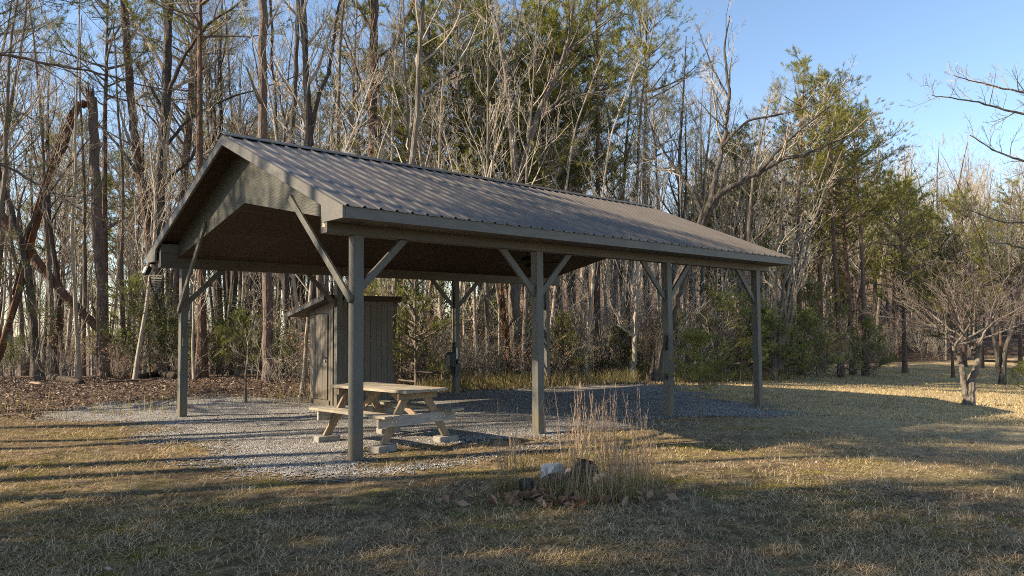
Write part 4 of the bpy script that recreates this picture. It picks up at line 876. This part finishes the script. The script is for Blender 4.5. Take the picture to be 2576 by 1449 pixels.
hero('bare_tree', 'dark forked tree standing behind the left part of the roof ridge', 'tree', [([(792, 965, D), (790, 700, D), (782, 450, D), (776, 250, D), (768, 120, D), (760, -60, D)], 0.15, 0.08, 1), ([(782, 340, D), (800, 250, D), (830, 170, D), (850, 20, D), (880, -90, D)], 0.08, 0.03, 1.2), ([(786, 420, D), (742, 370, D), (712, 300, D), (700, 200, D)], 0.06, 0.02, 1.2)], 107, 'bark_dark', 'twig_pale', (7, 5, 2), (0.24, 0.5, 0.5))
D = 25
hero('pine_tree', 'tall pine with steep limbs rising behind the middle of the roof ridge', 'pine tree', [([(938, 965, D), (936, 700, D), (935, 400, D), (938, 200, D), (942, 60, D), (944, -120, D)], 0.19, 0.13, 0.2), ([(938, 250, D), (965, 170, D - 0.3), (1000, 90, D - 0.6), (1035, 20, D - 0.9), (1060, -60, D - 1)], 0.075, 0.03, 1.2), ([(938, 290, D), (905, 200, D), (880, 130, D), (850, 60, D)], 0.05, 0.02, 1),
    ([(940, 150, D), (1000, 110, D + 0.5), (1070, 60, D + 1), (1110, 30, D + 1.4)], 0.05, 0.015, 1.2), ([(942, 90, D), (910, 30, D), (870, -20, D)], 0.05, 0.02, 1.2)], 108, 'bark_pine', 'twig_dark', (6, 4, 2), (0.3, 0.5, 0.5), needle='needles', nk=(9, 0.14, 0.011))
D = g_(1292, 960)
hero('forked_oak', 'large bare forked tree behind the centre of the roof, next to a split orange trunk', 'tree', [([(1293, 966, D), (1294, 800, D), (1296, 640, D), (1298, 520, D), (1300, 445, D)], 0.21, 0.16, 0.3),
    ([(1299, 460, D), (1290, 350, D), (1283, 270, D), (1272, 200, D - 0.2), (1262, 110, D - 0.3), (1232, 10, D - 0.4), (1215, -80, D - 0.4)], 0.13, 0.03, 1.6), ([(1300, 450, D), (1330, 370, D + 0.1), (1345, 300, D + 0.2), (1385, 220, D + 0.3), (1420, 140, D + 0.3), (1440, 40, D + 0.4), (1455, -60, D + 0.5)], 0.13, 0.03, 1.6),
    ([(1283, 290, D), (1240, 275, D - 0.3), (1180, 262, D - 0.6), (1110, 250, D - 0.8)], 0.05, 0.012, 1.3), ([(1345, 300, D + 0.2), (1400, 270, D), (1470, 235, D - 0.3), (1560, 225, D - 0.6)], 0.05, 0.012, 1.3), ([(1272, 190, D - 0.2), (1300, 110, D), (1310, 20, D), (1330, -70, D)], 0.05, 0.015, 1.3), ([(1420, 140, D + 0.3), (1480, 90, D + 0.2), (1560, 30, D), (1600, 0, D)], 0.045, 0.01, 1.3), ([(1230, 60, D - 0.4), (1200, 35, D), (1170, 10, D), (1150, -40, D)], 0.035, 0.01, 1.2)],
    109, 'bark_grey', 'twig_dark', (6, 4, 3), (0.28, 0.5, 0.5))
D -= 0.4
hero('split_trunk', 'orange-brown split dead trunk leaning against the large forked tree', 'dead tree', [([(1284, 962, D), (1278, 880, D), (1268, 800, D), (1262, 735, D + 0.1), (1250, 660, D + 0.2)], 0.10, 0.06, 0), ([(1280, 900, D), (1258, 790, D), (1256, 740, D)], 0.035, 0.03, 0)], 110, 'wood_split', 'twig_dark')
D = g_(1640, 962) + 0.5
hero('leaning_oak', 'dark leaning oak with long limbs reaching out to the right behind the roof', 'tree', [([(1642, 962, D), (1662, 880, D), (1690, 780, D), (1712, 700, D), (1745, 610, D - 0.2), (1775, 535, D - 0.3), (1795, 500, D - 0.4)], 0.19, 0.15, 0.2),
    ([(1790, 505, D - 0.4), (1840, 470, D - 0.5), (1905, 435, D - 0.7), (1960, 402, D - 0.9), (2040, 385, D - 1.2), (2110, 350, D - 1.5), (2180, 310, D - 1.8)], 0.10, 0.015, 1.8), ([(1905, 435, D - 0.7), (1960, 375, D - 1), (2020, 320, D - 1.2), (2080, 270, D - 1.3), (2130, 240, D - 1.5)], 0.065, 0.012, 1.6),
    ([(1785, 515, D - 0.3), (1800, 450, D), (1815, 380, D + 0.2), (1830, 300, D + 0.3), (1836, 230, D + 0.4), (1820, 120, D + 0.4), (1835, 40, D + 0.4)], 0.10, 0.02, 1.6), ([(1815, 370, D + 0.2), (1880, 300, D - 0.2), (1960, 290, D - 0.5), (2060, 260, D - 0.8), (2140, 200, D - 1)], 0.05, 0.01, 1.5),
    ([(1770, 545, D - 0.3), (1735, 470, D + 0.2), (1690, 410, D + 0.4), (1650, 350, D + 0.6), (1620, 260, D + 0.8)], 0.07, 0.015, 1.5), ([(1836, 250, D + 0.4), (1790, 170, D + 0.6), (1760, 80, D + 0.8)], 0.04, 0.01, 1.5)],
    111, 'bark_dark', 'twig_grey', (6, 4, 3), (0.26, 0.5, 0.5))
D = g_(1897, 955) - 0.3
for (lb, base, top, r) in (('thin white-barked sapling between the third and last near posts', (1722, 950), (1716, 700), 0.035), ('pale straight trunk left of the third near post, forked at mid height', (1594, 955), (1600, 760), 0.085), ('thin pale sapling with drooping white branches right of the last near post', (2072, 925), (2088, 640), 0.045)):
    DD = g_(*base) ; bx, by = base; tx_, ty_ = top; ex = (tx_ - bx)
    hero('pale_sapling', lb, 'sapling', [([(bx, by, DD), (bx + ex * 0.4, by + (ty_ - by) * 0.5, DD), (tx_, ty_, DD), (tx_ + ex * 0.5, ty_ - 120, DD), (tx_ + ex, ty_ - 260, DD)], r, 0.015, 1), ([(bx + ex * 0.4, by + (ty_ - by) * 0.55, DD), (bx - 35, ty_ + 60, DD - 0.2), (bx - 70, ty_ - 30, DD - 0.3)], r * 0.5, 0.01, 1)], 120 + bx, 'bark_pale', 'twig_pale', (8, 4), (0.22, 0.5))
DD = 26
hero('multi_stem_tree', 'clump of pale slanting stems fanning up right of the last near post', 'tree', [([(1948, 935, DD), (1946, 800, DD), (1952, 650, DD), (1966, 500, DD), (1975, 330, DD)], 0.09, 0.03, 1.2)] + [([(1950 + 4 * i, 930, DD + 0.1 * i), (1956 + 8 * i, 800, DD), (1965 + 14 * i, 660, DD + 0.2), (1982 + 19 * i, 520, DD + 0.3 * i), (1990 + 32 * i, 380, DD + 0.3 * i)], 0.07, 0.02, 1.2) for i in range(1, 5)], 130, 'bark_grey', 'twig_pale', (7, 4, 2), (0.18, 0.5, 0.5))
# the two-stemmed dogwood on the lawn
D = g_(2438, 1020)
def dogwood(name, label, bx, by, D, sc, seed, tm='twig_grey', bm='bark_grey'):
    f = lambda dx, dy, dd=0: (bx + dx * sc, by + dy * sc, D + dd)
    return hero(name, label, 'tree', [([f(0, 0), f(3, -35), f(16, -80, 0.05), f(26, -118, 0.1), f(28, -155, 0.2)], 0.12, 0.06, 0.3), ([f(-4, -12), f(-12, -65), f(-18, -108, -0.1), f(-36, -152, -0.3)], 0.085, 0.05, 0.3)] +
        [([f(25 if i % 2 else -36, -150, 0), f(60 * c1, -175 - 14 * (i % 3), 0.5 * s1), f(130 * c1, -205 - 30 * (i % 4), 1.2 * s1), f(215 * c1, -225 - 48 * (i % 4), 1.9 * s1)], 0.03, 0.006, 1.9) for i in range(10) for c1, s1 in [(math.cos(i * 2.4), math.sin(i * 2.4))]] +
        [([f(10, -140), f(15 + 40 * (i - 1), -210, 0.3), f(20 + 75 * (i - 1), -280, 0.3 * (i - 1))], 0.035, 0.01, 1.7) for i in range(3)], seed, bm, tm, (6, 5, 2), (0.42, 0.5, 0.5), mn=0.0028, trop=0.10)
dogwood('dogwood_tree', 'small two-stemmed bare tree with a low twiggy crown standing alone on the sunny lawn', 2436, 1020, D, 1.0, 140, 'twig_dark')
dogwood('spreading_tree', 'wide fine-twigged grey tree at the edge of the woods behind the two-stemmed tree', 2520, 955, 30, 1.55, 141, 'twig_dark', 'bark_dark')
# branches reaching in from trees that stand outside the frame
D = 12.5
hero('overhanging_tree', 'bare tree outside the right edge whose fine branches reach into the blue sky', 'tree', [([(2790, 1130, D), (2780, 800, D), (2760, 500, D), (2740, 250, D), (2730, 100, D)], 0.14, 0.05, 0.6), ([(2740, 350, D), (2640, 300, D - 0.2), (2560, 285, D - 0.3), (2480, 262, D - 0.4), (2395, 245, D - 0.5), (2345, 240, D - 0.5)], 0.03, 0.006, 1.6), ([(2740, 300, D), (2660, 250, D + 0.2), (2560, 230, D + 0.2), (2470, 210, D + 0.2), (2400, 190, D + 0.2)], 0.03, 0.006, 1.6),
    ([(2750, 520, D), (2640, 440, D), (2560, 400, D), (2500, 380, D), (2440, 340, D)], 0.03, 0.008, 1.2), ([(2750, 620, D), (2680, 590, D), (2600, 560, D), (2520, 560, D), (2440, 530, D)], 0.03, 0.008, 1.3), ([(2745, 640, D), (2650, 640, D + 0.5), (2560, 620, D + 0.6), (2500, 610, D + 0.6)], 0.03, 0.008, 1.3)], 150, 'bark_grey', 'twig_grey', (8, 4, 2), (0.22, 0.5, 0.5), mn=0.0024)
D = 12
hero('overhanging_pine', 'pine outside the left edge whose dark drooping branches cross the upper left', 'pine tree', [([(-420, 1190, D), (-425, 700, D), (-430, 200, D), (-430, -300, D), (-430, -700, D)], 0.2, 0.12, 0.3), ([(-425, 40, D), (-200, 110, D + 0.2), (0, 135, D + 0.2), (120, 160, D + 0.3), (250, 185, D + 0.4), (400, 225, D + 0.5), (500, 228, D + 0.5)], 0.035, 0.006, 2.2), ([(-425, 300, D), (-200, 350, D), (0, 410, D), (110, 470, D), (190, 520, D), (330, 585, D)], 0.035, 0.006, 2.0),
    ([(-425, 500, D), (-200, 560, D), (-60, 620, D), (40, 700, D), (100, 790, D)], 0.03, 0.006, 2.0), ([(-425, -60, D), (-150, -40, D), (60, -20, D), (200, 10, D)], 0.03, 0.006, 2.0), ([(-425, 180, D), (-200, 220, D + 1), (-20, 250, D + 1), (80, 300, D + 1)], 0.03, 0.006, 2.0)], 151, 'bark_pine_grey', 'twig_dark', (7, 4), (0.2, 0.5), needle='needles_dark', nk=(16, 0.11, 0.004))

# ------------------------------------------------------------------ forest fill
PLACED = []
def free(x, y, dmin):
    for (a, b_) in PLACED:
        if (a - x) ** 2 + (b_ - y) ** 2 < dmin * dmin: return False
    PLACED.append((x, y)); return True
rf_ = random.Random(21)
def fill(n, kinds, x0, x1, d0, d1, dmin, s0=0.8, s1=1.15):
    c = 0; tries = 0
    while c < n and tries < n * 30:
        tries += 1; x = rf_.uniform(x0, x1); y = float(wood_edge(x)) + rf_.uniform(d0, d1)
        if not free(x, y, dmin): continue
        kk_ = rf_.choice(kinds); auto(kk_, rf_.randrange(6) % (3 if len(LIB[kk_]) == 4 and kk_ == "pine" else 6), x, y, rf_.uniform(s0, s1)); c += 1
# left woods
fill(36, ['pole', 'oak', 'pole', 'pine', 'pole', 'pole'], -24, -6, 8.5, 22, 1.3)
fill(16, ['pole', 'sapling'], -18, -5, 7, 12, 1.2, 0.7, 1.0)
# centre woods
fill(30, ['oak', 'pole', 'pole', 'pine', 'pole', 'pole'], -7, 9, 1.2, 22, 1.2, 0.7, 0.98)
fill(60, ['pole', 'sapling', 'sapling', 'sapling'], -7, 11, 0.4, 8, 0.5, 0.6, 1.15)
# right woods: lower
fill(52, ['oak', 'pole', 'pole', 'sapling', 'bushy'], 9, 34, 1, 18, 1.4, 0.7, 1.0)
fill(24, ['pole', 'oak', 'sapling'], 7, 24, 0.5, 5, 1.1, 0.5, 0.8)
# green pines behind the roof and to the right
for px, D, kind, v, s in ((1080, 26, 'bushy', 0, 0.98), (1180, 28.5, 'bushy', 2, 1.08), (1240, 25.5, 'bushy', 1, 0.92), (1400, 27, 'bushy', 0, 1.0), (1500, 27, 'pine', 0, 0.86), (1320, 28, 'bushy', 2, 0.95), (1440, 34, 'bushy', 2, 1.25), (1020, 33, 'bushy', 2, 0.95), (1350, 37, 'bushy', 1, 1.25), (2010, 30, 'pine', 2, 0.83), (2110, 30, 'pine', 0, 0.70), (2170, 32, 'pine', 1, 0.62), (2140, 33, 'bushy', 2, 0.88), (2060, 34, 'bushy', 2, 0.95),
                          (1860, 36, 'bushy', 0, 0.9), (2270, 38, 'bushy', 0, 0.78), (2420, 44, 'bushy', 0, 0.8), (2560, 40, 'bushy', 2, 0.72), (2390, 34, 'bushy', 1, 0.55), (620, 40, 'bushy', 0, 1.1), (500, 42, 'bushy', 2, 1.1), (760, 40, 'bushy', 2, 1.1), (330, 44, 'bushy', 0, 1.1), (150, 42, 'bushy', 2, 1.1)):
    x = (px - 1288) / FPX * D; PLACED.append((x, D)); auto(kind, v, x, D, s)
# young pines and shrubs along the edge
for px, D, k, v, s in ((335, 25.5, 'young', 1, 0.95), (425, 26, 'young', 0, 0.8), (600, 23.5, 'young', 0, 0.8), (560, 24.5, 'young', 0, 0.7), (650, 26, 'young', 0, 0.8), (1405, 23, 'young', 0, 0.75), (1425, 24, 'young', 2, 1.1), (1560, 24, 'young', 2, 0.9), (1690, 23.6, 'young', 1, 0.6), (1820, 24, 'young', 1, 0.8), (1860, 25.5, 'young', 0, 1.1),
                       (1940, 25.5, 'young', 0, 0.9), (1980, 26.5, 'young', 1, 0.75), (2020, 27, 'young', 0, 0.9), (2050, 28.5, 'young', 1, 1.0), (2110, 30, 'young', 1, 0.8), (2180, 31.5, 'young', 0, 0.9), (2570, 27, 'young', 2, 0.6),
                       (350, 23.6, 'holly', 1, 0.95), (440, 24.5, 'holly', 1, 0.9), (485, 24, 'holly', 0, 0.8), (30, 24, 'holly', 0, 0.6), (745, 22, 'holly', 0, 0.7), (1230, 25, 'holly', 1, 1.0), (1190, 26, 'holly', 0, 0.9), (1260, 23.8, 'holly', 0, 0.5), (640, 24, 'holly', 1, 0.8), (1165, 25, 'holly', 1, 1.1), (1330, 26, 'holly', 1, 0.9),
                       (1130, 24.5, 'beech', 0, 1.0), (1180, 23.6, 'beech', 1, 0.9), (1500, 25, 'beech', 0, 0.9), (2050, 27, 'beech', 1, 1.0), (2100, 28, 'beech', 0, 1.0), (2020, 29, 'beech', 0, 1.2), (1790, 25, 'beech', 0, 1.2), (2190, 31, 'beech', 1, 1.0), (200, 24, 'beech', 1, 0.9), (1850, 27, 'beech', 0, 1.3), (1660, 27, 'beech', 1, 1.3)):
    x = (px - 1288) / FPX * D; auto(k, v, x, D, s)
rf_ = random.Random(5); PLACED = []
fill(16, ['thicket', 'thicket', 'beech', 'sapling'], -16, -6, 7.5, 11, 1.1, 0.5, 0.9)
fill(40, ['thicket', 'thicket', 'thicket', 'beech', 'beech', 'young'], -5, 12, 0.6, 6, 0.8, 0.6, 1.1)
fill(30, ['thicket', 'thicket', 'thicket', 'beech', 'young'], 6, 24, 0.8, 6, 1.0, 0.7, 1.3)
# little white pine sapling on the gravel's edge
p = on_ground(1760, 1055)
rg = np.random.RandomState(77); TT = Tubes(); TB = Tubes(); tips = []
q = np.array([[0, 0, -0.1], [0.01, 0, 0.25], [0.03, 0.02, 0.55], [0.06, 0.03, 0.9], [0.08, 0.05, 1.25], [0.10, 0.06, 1.5]]); TT.add(q, np.linspace(0.016, 0.005, 6), 6)
for i in range(44):
    f = 0.38 + 0.6 * rg.rand(); i_ = min(int(f * 5), 4); pp = q[i_] + (q[i_ + 1] - q[i_]) * (f * 5 - i_); a_ = rg.rand() * 2 * PI; b_ = walk(rg, pp, np.array([math.cos(a_), math.sin(a_), 0.25]), (0.85 - 0.6 * f) * (0.8 + 0.5 * rg.rand()), 4, 0.12, 0.05); TB.add(b_, np.linspace(0.006, 0.003, 4), 3)
    for kk in (1, 2, 3): tips.append((b_[kk], b_[kk] - b_[kk - 1])); tips.append(((b_[kk] + b_[kk - 1]) / 2, b_[kk] - b_[kk - 1]))
sp_ = empty('pine_sapling', 'knee-thin dark green pine sapling between the third and last near posts', 'young pine', p); link('trunk', merge('trunk', [(*TT.mesh(), M['bark_grey'])]), sp_)
link('crown', merge('crown', [(*TB.mesh(), M['twig_dark']), (*needles(rg, [t_[0] for t_ in tips], [t_[1] for t_ in tips], 20, 0.10, 0.005), M['needles'])]), sp_)
# trees that shade the lawn from the left, outside the frame
for x, y, k, v, s in ((-12.5, 2.6, 'bushy', 1, 0.85), (-14.5, 1.2, 'bushy', 0, 1.05), (-12, -0.8, 'bushy', 2, 0.95), (-15.5, 3.6, 'bushy', 1, 0.8), (-17, -2, 'bushy', 1, 1.1), (-13, -4, 'bushy', 0, 0.95), 
                      (-14.5, 4.9, 'pine', 3, 1.0), (-16.5, 5.6, 'pine', 3, 1.06), (-15.2, 6.9, 'pine', 1, 1.0), (-13.4, 3.4, 'pine', 3, 0.95), (-16, 8.8, 'pine', 1, 0.82), (-20, 10, 'pine', 0, 0.95), (-13.6, 14.7, 'bushy', 1, 0.78), (-19, 7, 'oak', 0, 1.0), (-24, 10, 'pole', 1, 1.0), (-21, -5, 'oak', 1, 1.0),
                      (-26, 0, 'bushy', 2, 1.25), (-15, -8, 'bushy', 1, 1.0), (-15.5, 11, 'oak', 0, 0.8), (-25, -4, 'bushy', 2, 1.2)):
    auto(k, v, x, y, s)

# ------------------------------------------------------------------ far-off wood and undergrowth (uncountable)
def replicate(name, kinds, n, fx, smin, smax, label, cat, seed):
    rg = np.random.RandomState(seed); bits = []; cache = {}
    for i in range(n):
        k, v = kinds[rg.randint(len(kinds))]; x, y = fx(rg); s = rg.uniform(smin, smax); a_ = rg.rand() * 2 * PI
        for j in (0, 1):
            me = LIB[k][v][j]
            if (k, v, j) not in cache:
                V = np.empty(len(me.vertices) * 3, np.float32); me.vertices.foreach_get('co', V); V = V.reshape(-1, 3)
                F = np.empty(len(me.loops), np.int32); me.loops.foreach_get('vertex_index', F); F = F.reshape(-1, 4)
                mi = np.empty(len(me.polygons), np.int32); me.polygons.foreach_get('material_index', mi)
                cache[(k, v, j)] = (V, F, mi, [m_ for m_ in me.materials])
            V, F, mi, ms = cache[(k, v, j)]; c_, s_ = math.cos(a_), math.sin(a_)
            Vn = np.stack([(V[:, 0] * c_ - V[:, 1] * s_) * s + x, (V[:, 0] * s_ + V[:, 1] * c_) * s + y, V[:, 2] * s + gz(x, y)], -1)
            if len(ms) == 1: bits.append((Vn, F, ms[0]))
            else:
                for t_ in range(len(ms)):
                    bits.append((Vn, F[mi == t_], ms[t_]))
    # drop duplicates of vertices kept for both slots: acceptable
    o = link(name, merge(name, bits)); return setp(o, label, cat, kind='stuff')
def fx1(rg):
    y = 30 + 75 * rg.rand() ** 1.3; x = rg.uniform(-0.85, 0.95) * y; return x, max(y, float(wood_edge(x)) + 9)
replicate('far_woods', [('far', 0), ('far', 1), ('far', 2)], 780, fx1, 0.6, 1.0, 'grey mass of bare woods far behind the first trees', 'woods', 301)
def fx2(rg):
    x = rg.uniform(-7, 28); return x, float(wood_edge(x)) + rg.uniform(1.0, 16)
replicate('undergrowth', [('thicket', 0), ('thicket', 1), ('thicket', 0), ('beech', 1)], 230, fx2, 0.5, 1.25, 'tangle of bare stems and brush filling the woods behind the first trees', 'brush', 302)

# ------------------------------------------------------------------ weeds and rocks on the lawn
def rock(name, px, py, sx_, sy_, sz_, mt, label, seed, cut=False):
    P = on_ground(px, py); rg = np.random.RandomState(seed); bmv = []
    import bmesh
    bm = bmesh.new(); bmesh.ops.create_icosphere(bm, subdivisions=3, radius=1.0)
    pl = [(lambda d: (d / np.linalg.norm(d), rg.uniform(0.62, 0.85)))(rg.randn(3)) for _ in range(9)]
    for v in bm.verts:
        c = np.array(v.co)
        for d, h_ in pl:
            e_ = c @ d - h_
            if e_ > 0: c = c - d * e_
        c = c + rg.randn(3) * 0.012; v.co = (c[0] * sx_, c[1] * sy_, c[2] * sz_)
    me = bpy.data.meshes.new(name); bm.to_mesh(me); bm.free(); me.materials.append(M[mt])
    o = link(name, me); o.location = (P.x, P.y, P.z + sz_ * 0.5); o.rotation_euler = (rg.randn() * 0.15, rg.randn() * 0.15, rg.rand() * 6); setp(o, label, 'rock'); return o
rock('white_rock', 1388, 1208, 0.15, 0.12, 0.15, 'white_rock', 'angular white quartz rock among the tall dry weeds', 1)
rock('dark_rock', 1390, 1238, 0.19, 0.14, 0.12, 'dark_rock', 'dark rounded rock just below the white quartz rock', 2)
rock('small_rock', 1432, 1200, 0.07, 0.06, 0.07, 'tan_rock', 'small tan rock right beside the white quartz rock', 3)
rock('flat_rock', 1517, 1212, 0.13, 0.1, 0.07, 'tan_rock', 'flat pale rock right of the charred stump', 4)
rock('brown_rock', 1325, 1232, 0.13, 0.1, 0.08, 'dark_rock', 'brown half-buried rock at the left end of the weed patch', 5)
rock('buried_rock', 1480, 1240, 0.16, 0.1, 0.07, 'dark_rock', 'low dark rock in front of the charred stump', 6)
P = on_ground(1470, 1205); a = MB(); rr_ = random.Random(3)
a.tube([(0, 0, -0.1), (0.0, 0, 0.05), (0.01, 0.0, 0.16), (0.02, 0.01, 0.20)], [0.17, 0.15, 0.13, 0.11], 13)
for k in range(6): an = k * 1.1; a.tube([(0.1 * math.cos(an), 0.1 * math.sin(an), 0.08), (0.19 * math.cos(an), 0.19 * math.sin(an), -0.02)], [0.05, 0.03], 6)
o = a.build('stump', M['stump'], None); o.location = P; setp(o, 'charred black tree stump behind the dry weeds', 'stump')
# broomsedge clumps, each a thing
def clump(px, py, n, hmin, hmax, sp, seed, label, group='dry weed clumps round the rocks'):
    P = on_ground(px, py); rg = np.random.RandomState(seed); T = Tubes(); C_ = []
    for i in range(n):
        b = np.array([rg.randn() * sp, rg.randn() * sp, -0.02]); hgt = rg.uniform(hmin, hmax) * (1 if rg.rand() < 0.55 else 0.6)
        q = walk(rg, b, np.array([rg.randn() * 0.12, rg.randn() * 0.12, 1.0]), hgt, 5, 0.045, 0.02); T.add(q, np.linspace(0.002, 0.001, 5), 3)
        for kk in np.linspace(0.55, 1.0, 7):
            i_ = min(int(kk * 4), 3); C_.append(q[i_] + (q[i_ + 1] - q[i_]) * (kk * 4 - i_))
    d = np.tile(np.array([0, 0, 1.0]), (len(C_), 1)); nd = needles(rg, C_, d, 3, 0.05, 0.003, 0.6, 0.3)
    nb = n * 7; bx = rg.randn(nb) * sp * 1.3; by = rg.randn(nb) * sp * 1.3
    Vb, Q, Tt = blades(bx, by, 0.10 + 0.22 * rg.rand(nb), 0.005, 1.5, np.zeros(nb))
    o = empty('weed_clump', label, 'dry weeds', P, 0, group)
    link('stalks', merge('stalks', [(*T.mesh(), M['dry_weed']), (*nd, M['dry_weed'])]), o)
    link('blades', mesh_np('blades', Vb, [Q, Tt], M['sedge_grass']), o)
for i, (px, py, n, h0, h1, sp, lb) in enumerate([(1275, 1235, 22, 0.45, 0.95, 0.05, 'thin dry weed clump standing apart at the left end of the weed patch'), (1300, 1180, 12, 0.4, 0.8, 0.06, 'sparse dry stalks behind the left end of the weed patch'), (1560, 1255, 44, 0.6, 1.1, 0.10, 'tallest broomsedge clump at the right of the weed patch'),
        (1590, 1225, 22, 0.5, 1.0, 0.10, 'dry stalks behind the tallest broomsedge clump'), (1440, 1245, 26, 0.35, 0.8, 0.09, 'dry weed clump right in front of the charred stump'), (1500, 1262, 26, 0.4, 0.8, 0.11, 'low dense weed clump at the front of the weed patch'),
        (1460, 1190, 26, 0.6, 1.1, 0.10, 'tall dry stalks rising behind the charred stump'), (1520, 1190, 26, 0.5, 1.05, 0.10, 'dry stalks behind the flat pale rock'), (1380, 1250, 14, 0.2, 0.45, 0.08, 'short weeds in front of the white quartz rock'), (1540, 1225, 20, 0.4, 0.9, 0.09, 'weed clump between the flat pale rock and the tallest broomsedge'),
        (1630, 1205, 14, 0.3, 0.7, 0.10, 'sparse stalks at the far right of the weed patch'), (1480, 1150, 14, 0.4, 0.8, 0.12, 'thin stalks growing behind the weed patch near the second near post')]):
    clump(px, py, n, h0, h1, sp, 400 + i, lb)
# dark bare twig shrubs near the second near post
for i, (px, py, hgt, lb) in enumerate([(1362, 1165, 0.75, 'spindly black-twigged shrub left of the weed patch near the second near post'), (1455, 1195, 0.85, 'dark bare twigs rising through the middle of the weed patch')]):
    P = on_ground(px, py); rg = np.random.RandomState(500 + i); TT = Tubes(); TB = Tubes()
    q = walk(rg, np.array([0, 0, -0.05]), np.array([0.1, 0, 1]), hgt, 6, 0.08, 0.0); rr = np.linspace(0.008, 0.003, 6); TT.add(q, rr, 5); sprout(rg, q, rr, 0, TB, (7, 4), (0.55, 0.45), None, lo=0.3, mn=0.0016)
    o = empty('twig_shrub', lb, 'shrub', P); link('stem', merge('stem', [(*TT.mesh(), M['bark_dark'])]), o); link('twigs', merge('twigs', [(*TB.mesh(), M['bark_dark'])]), o)
# big curled oak leaves at the foot of the weeds
rg = np.random.RandomState(9); P = on_ground(1420, 1262); x = P.x + rg.randn(150) * 0.42; y = P.y + rg.randn(150) * 0.16
V, F = leaf_quads(x, y, 0.07 + 0.07 * rg.rand(150), ground(x, y) + 0.02 + 0.05 * rg.rand(150), 0.9)
setp(link('curled_leaves', mesh_np('curled_leaves', V, F, M['leaf_dry'])), 'curled brown leaves heaped at the foot of the weed patch', 'leaves', kind='stuff')

# ------------------------------------------------------------------ logs and fallen wood on the left bank
def log(name, pts, r0, r1, mt, label, cat='log'):
    base = at(*pts[0]); base.z = gz(base.x, base.y); P = []
    for px, py, dz in pts:
        q = on_ground(px, py); P.append(Vector((q.x, q.y, gz(q.x, q.y) + dz)) - base)
    o = MB().tube([P[0]] + [a_.lerp(b_, t_) + Vector((0, 0, 0.01 * math.sin(7 * t_ + i))) for i, (a_, b_) in enumerate(zip(P[:-1], P[1:])) for t_ in (0.25, 0.5, 0.75, 1.0)], list(np.linspace(r0, r1, 4 * (len(P) - 1) + 1)), 10).build(name, M[mt], None, smooth=True)
    o.location = base; setp(o, label, cat); return o
log('fallen_log', [(128, 958, 0.08), (170, 962, 0.08), (205, 966, 0.04)], 0.14, 0.08, 'rot_wood', 'rotting dark log lying at the foot of the left trees')
log('fallen_log', [(352, 955, 0.09), (400, 950, 0.16), (440, 955, 0.10)], 0.09, 0.13, 'rot_wood', 'rotten log beside the base of the big dark oak')
log('fallen_branch', [(262, 966, 0.05), (330, 962, 0.06), (395, 960, 0.05)], 0.035, 0.02, 'rot_wood', 'thin fallen branch lying between the snapped pine and the big oak', 'branch')
log('cut_board', [(78, 967, 0.03), (106, 969, 0.03)], 0.05, 0.05, 'leg_wood', 'short pale cut log end at the far left of the bank')
# leaning dead trunk resting across the left woods
o = hero('leaning_dead_trunk', 'long dead trunk leaning diagonally across the left woods from upper left to lower right', 'dead tree', [([(318, 908, 25), (300, 880, 25), (230, 810, 24.8), (140, 720, 24.5), (60, 610, 24.2), (0, 540, 24)], 0.12, 0.16, 0.4)], 160, 'bark_pine', 'twig_dark', (6, 3), (0.15, 0.5))
# distant rail fence at the right edge
DF = 43; fpts = [at(2470, 868, DF), at(2515, 870, DF - 0.5), at(2565, 872, DF - 1), at(2640, 874, DF - 1.5)]
fe = empty('rail_fence', 'dark wooden rail fence in the shade at the far right edge', 'fence', (fpts[0].x, fpts[0].y, gz(fpts[0].x, fpts[0].y)))
for p in fpts:
    q = Vector((p.x, p.y, gz(p.x, p.y))) - fe.location; MB().box(q.x - 0.07, q.x + 0.07, q.y - 0.07, q.y + 0.07, q.z - 0.2, q.z + 1.35).build('post', M['rot_wood'], fe, 0.01)
for hgt in (0.45, 0.85, 1.2):
    for a_, b_ in zip(fpts[:-1], fpts[1:]):
        qa = Vector((a_.x, a_.y, gz(a_.x, a_.y) + hgt)) - fe.location; qb = Vector((b_.x, b_.y, gz(b_.x, b_.y) + hgt)) - fe.location; MB().bar(qa, qb, 0.05, 0.13).build('rail', M['rot_wood'], fe)

number_labels()
